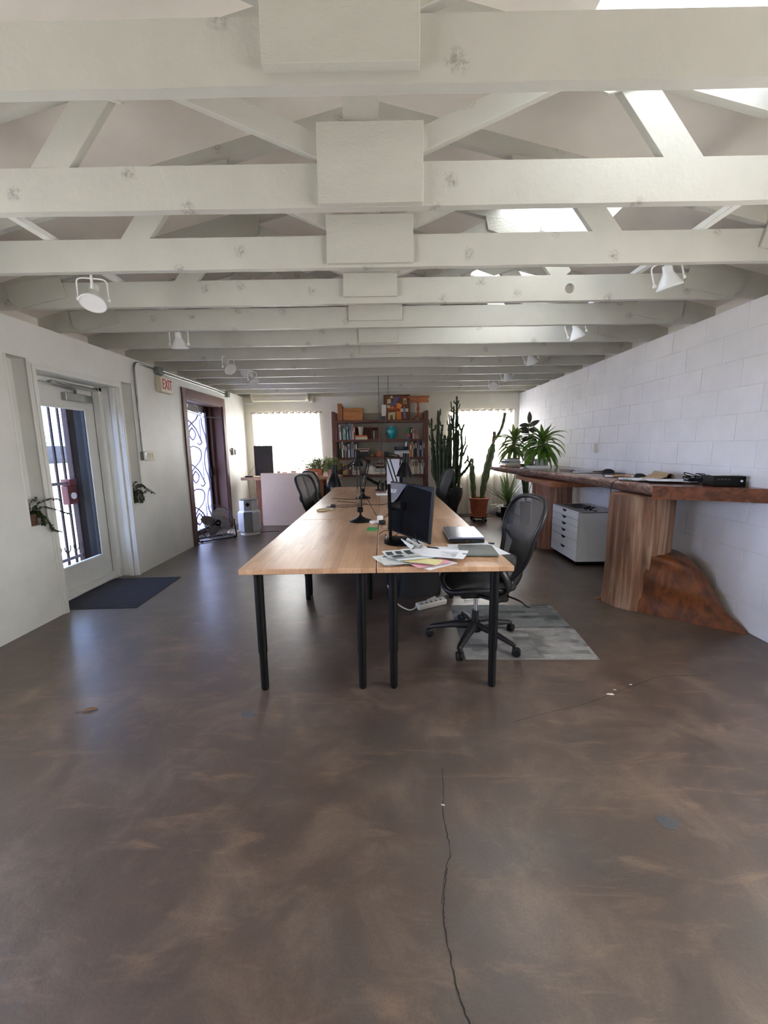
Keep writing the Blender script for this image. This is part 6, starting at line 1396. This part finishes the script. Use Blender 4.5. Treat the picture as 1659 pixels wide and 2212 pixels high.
def mouse(label, loc, rz, s=1):
    t = thing('computer_mouse', label, 'mouse', loc, rz, 'mice on the counter')
    m = mb(); m.grid(lambda u, v: ((lambda a: (.032*s*math.copysign(abs(math.cos(2*PI*u))**.75, math.cos(2*PI*u))*math.cos(a), .055*s*math.sin(2*PI*u)*math.cos(a), .002+.038*s*math.sin(a)))(v*PI/2)), 30, 9, cu=True); m.build('shell', BLKPL, t)
    m = mb(); m.tube([(-.004, .025, .034*s), (.004, .025, .034*s)], .007, 10); m.build('wheel', M('#2b2b2e', .6), t); return t
mouse('black mouse on the dark pad on the counter', (2.44, 4.52, z+.0045), rad(70), 1.15); mouse('black mouse beside the orange wrapper on the counter', (2.42, 3.92, z), rad(55), .95)
sheet('paper', 'white pad under the orange wrapper on the counter', 'paper', (2.31, 4.06, z), (.2, .26), rad(65), PAPER, (.004, .002), 0, G2, .002)
m = mb(); m.grid(lambda u, v: ((u-.5)*.07, (v-.5)*.16, .003+.010*abs(math.sin(7*u+3*v))), 12, 14); o = m.build('orange_wrapper', M('#d28a35', .5, 0, .15)); place(o, (2.28, 3.98, z+.004), rad(55)); tag(o, 'orange wrapper on the white pad near the slab edge', 'wrapper')
for i, (x, y, a, w_, l_, c) in enumerate(((2.28, 3.62, 62, .28, .40, '#c9cbd0'), (2.33, 3.55, 75, .26, .36, '#dcdfe4'), (2.36, 3.46, 55, .24, .36, '#aeb2b8'), (2.34, 3.38, 66, .22, .32, '#e2e5e9'))):
    sheet('drawing', ORD[i] + ' large drawing sheet from the bottom of the pile at the near counter end', 'drawing', (x, y, z+.003*i), (w_, l_), rad(a), M(c, .5, 0, .06), (.008, .006), 0, 'drawings on the counter', .004, [(-.42, -.4, .42, -.36), (-.42, -.28, .2, -.25), (-.4, .1, .4, .13), (-.3, .25, .4, .28)] if i in (0, 2) else None)
t = thing('kraft_roll', 'loosely rolled kraft paper behind the drawings on the counter', 'paper roll', (2.50, 3.72, z), rad(72))
m = mb(); sp_ = [(.20*(1-k/40.)*0 + (.022+.010*k/40)*math.cos(k*.32), (.022+.010*k/40)*math.sin(k*.32)+.034) for k in range(41)]
m.grid(lambda u, v: ((v-.5)*.42, -sp_[int(u*40)][0]*1.0, sp_[int(u*40)][1]), 41, 6); m.grid(lambda u, v: ((v-.5)*.42, .034+.12*u, .032*(1-u)**2+.003), 8, 6); m.build('sheet', M('#a98f6e', .8, 0, .1), t)
q = random.Random(14); t = thing('cable_heap', 'heap of black cables and adapter beside the black box on the counter', 'cables', (2.53, 3.33, z))
m = mb(); pts = [(q.uniform(-.09, .09), q.uniform(-.10, .10), q.uniform(.006, .085)) for _ in range(26)]; m.tube(spline(pts, 6), .0035, 6); m.build('cable', BLACK, t)
m = mb(); m.obox((0, 0, .02), (.06, .11, .036), (0, 0, .4), .008); m.build('adapter', BLKPL, t)
t = thing('black_box', 'black equipment box with a white button at the near end of the counter', 'box', (2.535, 3.085, z), rad(-14))
m = mb(); m.obox((0, 0, .0385), (.205, .155, .073), bev=.004); b_ = m.build('case', BLACKG, t)
m = mb(); m.lathe([(0, 0), (.0085, 0), (.008, .003), (0, .0035)], (.075, -.0775, .040), 16, rot=Euler((rad(90), 0, 0)).to_matrix()); lab(m.build('button', M('#dedede', .3), b_), 'round white button')
m = mb()
for i in range(4): m.obox((-.07+.022*i, -.0776, .052), (.012, .001, .009))
m.build('socket', M('#3a3a3c', .5), b_)
m = mb()
for x in (-.08, .08):
    for y in (-.055, .055): m.cyl((x, y, 0), (x, y, .003), .008, None, 10)
m.build('foot', BLACK, b_)
sheet('paper', 'white sheet lying on top of the black equipment box', 'paper', (2.535, 3.09, z+.0755), (.13, .17), rad(70), PAPER, (.002, .002), 0, G2, .001)
cable('black cable hanging over the live edge of the counter', [(2.16, 3.66, z+.006), (2.04, 3.62, z+.004), (1.985, 3.60, 1.05), (1.975, 3.60, .95), (1.965, 3.59, .82)], .003)

# ------------------------------------------------------------------ sky, window portals, camera
W = bpy.data.worlds.new('sky'); SC.world = W; W.use_nodes = True
nt = W.node_tree; nt.nodes.clear(); out = nt.nodes.new('ShaderNodeOutputWorld'); bg = nt.nodes.new('ShaderNodeBackground')
tc = nt.nodes.new('ShaderNodeTexCoord'); sx = nt.nodes.new('ShaderNodeSeparateXYZ'); nt.links.new(tc.outputs['Generated'], sx.inputs[0])
r1 = nt.nodes.new('ShaderNodeValToRGB'); e = r1.color_ramp.elements            # height: pale haze to soft white overhead
e[0].position = .0; e[0].color = (.55, .52, .48, 1); e[1].position = 1; e[1].color = (.98, 1.0, 1.02, 1)
x_ = e.new(.02); x_.color = (.90, .95, 1.0, 1); x_ = e.new(.35); x_.color = (.82, .92, 1.0, 1)
nt.links.new(sx.outputs['Z'], r1.inputs['Fac'])
r2 = nt.nodes.new('ShaderNodeValToRGB'); e = r2.color_ramp.elements            # clear blue sky towards the doors' side
e[0].position = .08; e[0].color = (1, 1, 1, 1); e[1].position = .35; e[1].color = (0, 0, 0, 1)
mp = nt.nodes.new('ShaderNodeMapRange'); mp.inputs['From Min'].default_value = -1; mp.inputs['From Max'].default_value = 1
nt.links.new(sx.outputs['X'], mp.inputs['Value']); nt.links.new(mp.outputs[0], r2.inputs['Fac'])
mx = nt.nodes.new('ShaderNodeMix'); mx.data_type = 'RGBA'; nt.links.new(r2.outputs['Color'], mx.inputs[0]); nt.links.new(r1.outputs['Color'], mx.inputs[6]); mx.inputs[7].default_value = (.40, .78, 1.9, 1)
nt.links.new(mx.outputs[2], bg.inputs['Color']); bg.inputs['Strength'].default_value = 6.0; nt.links.new(bg.outputs[0], out.inputs['Surface'])
def daylight(name, loc, rot, a, b, L, col=(1, 1, 1), portal=False):
    """daylight standing in a window opening (radiance L), or a portal that guides the sky's light through a clear door"""
    d = bpy.data.lights.new(name, 'AREA'); d.shape = 'RECTANGLE'; d.size = a; d.size_y = b; d.energy = L*PI*a*b if not portal else 1; d.color = col; d.cycles.is_portal = portal
    o = bpy.data.objects.new(name, d); COL.objects.link(o); o.location = loc; o.rotation_euler = rot
LS = (3.0, 7.0, 9.0)
for (x0, x1, y0, y1), L in zip(SKY, LS): daylight('skylight_daylight', ((x0+x1)/2, (y0+y1)/2, zd((x0+x1)/2)+.42), (0, math.atan(SL), 0), x1-x0+.15, y1-y0+.15, L, (.97, .99, 1))
for q in (W1, W2): daylight('window_daylight', ((q[0]+q[1])/2, YB+.26, (q[2]+q[3])/2), (rad(-90), 0, 0), q[1]-q[0], q[3]-q[2], 20, (1, .98, .96))
for xx, an, L in ((XO-.06, -90, 11.0), (XR+.26, 90, 11.0)): daylight('window_daylight', (xx, (WS[0]+WS[1])/2, 1.42), (0, rad(an), 0), 1.24, WS[1]-WS[0], L, (1, .965, .91))  # lamps of the added side windows, brightening the walls opposite
daylight('door_daylight', (-3.45, 6.58, 1.05), (0, rad(-90), 0), 2.0, 1.2, 9, (.93, .94, 1))
daylight('door_portal', (-3.32, 3.93, 1.05), (0, rad(-90), 0), 2.0, 1.04, 1, (1, 1, 1), True)

f_, p_, y_, r_, h_ = 885.38, .1578, -.0060, -.0137, 1.3973
cp, sp = math.cos(p_), math.sin(p_); cy, sy = math.cos(y_), math.sin(y_)
fw = Vector((sy*cp, cy*cp, -sp)); rt = Vector((cy, -sy, 0)); up = rt.cross(fw)
c, s = math.cos(r_), math.sin(r_); rr = rt*c + up*s; uu = up*c - rt*s
cam = bpy.data.cameras.new('camera'); co = bpy.data.objects.new('camera', cam); COL.objects.link(co)
co.matrix_world = Matrix(((rr.x, uu.x, -fw.x, 0), (rr.y, uu.y, -fw.y, 0), (rr.z, uu.z, -fw.z, h_), (0, 0, 0, 1)))
cam.sensor_fit = 'VERTICAL'; cam.sensor_height = 36; cam.sensor_width = 27; cam.lens = 36*f_/2212; cam.clip_start = .05; cam.clip_end = 300
SC.camera = co
SC.view_settings.view_transform = 'Standard'; SC.view_settings.look = 'None'; SC.view_settings.gamma = 1; SC.view_settings.use_curve_mapping = False
SC.view_settings.exposure = 0.0
SC.cycles.use_adaptive_sampling = True; SC.cycles.adaptive_threshold = .2; SC.cycles.adaptive_min_samples = 16
SC.cycles.max_bounces = 7; SC.cycles.diffuse_bounces = 4; SC.cycles.glossy_bounces = 3; SC.cycles.transparent_max_bounces = 10; SC.cycles.transmission_bounces = 8
SC.cycles.sample_clamp_indirect = 4; SC.cycles.use_denoising = True; SC.cycles.caustics_reflective = False; SC.cycles.caustics_refractive = False
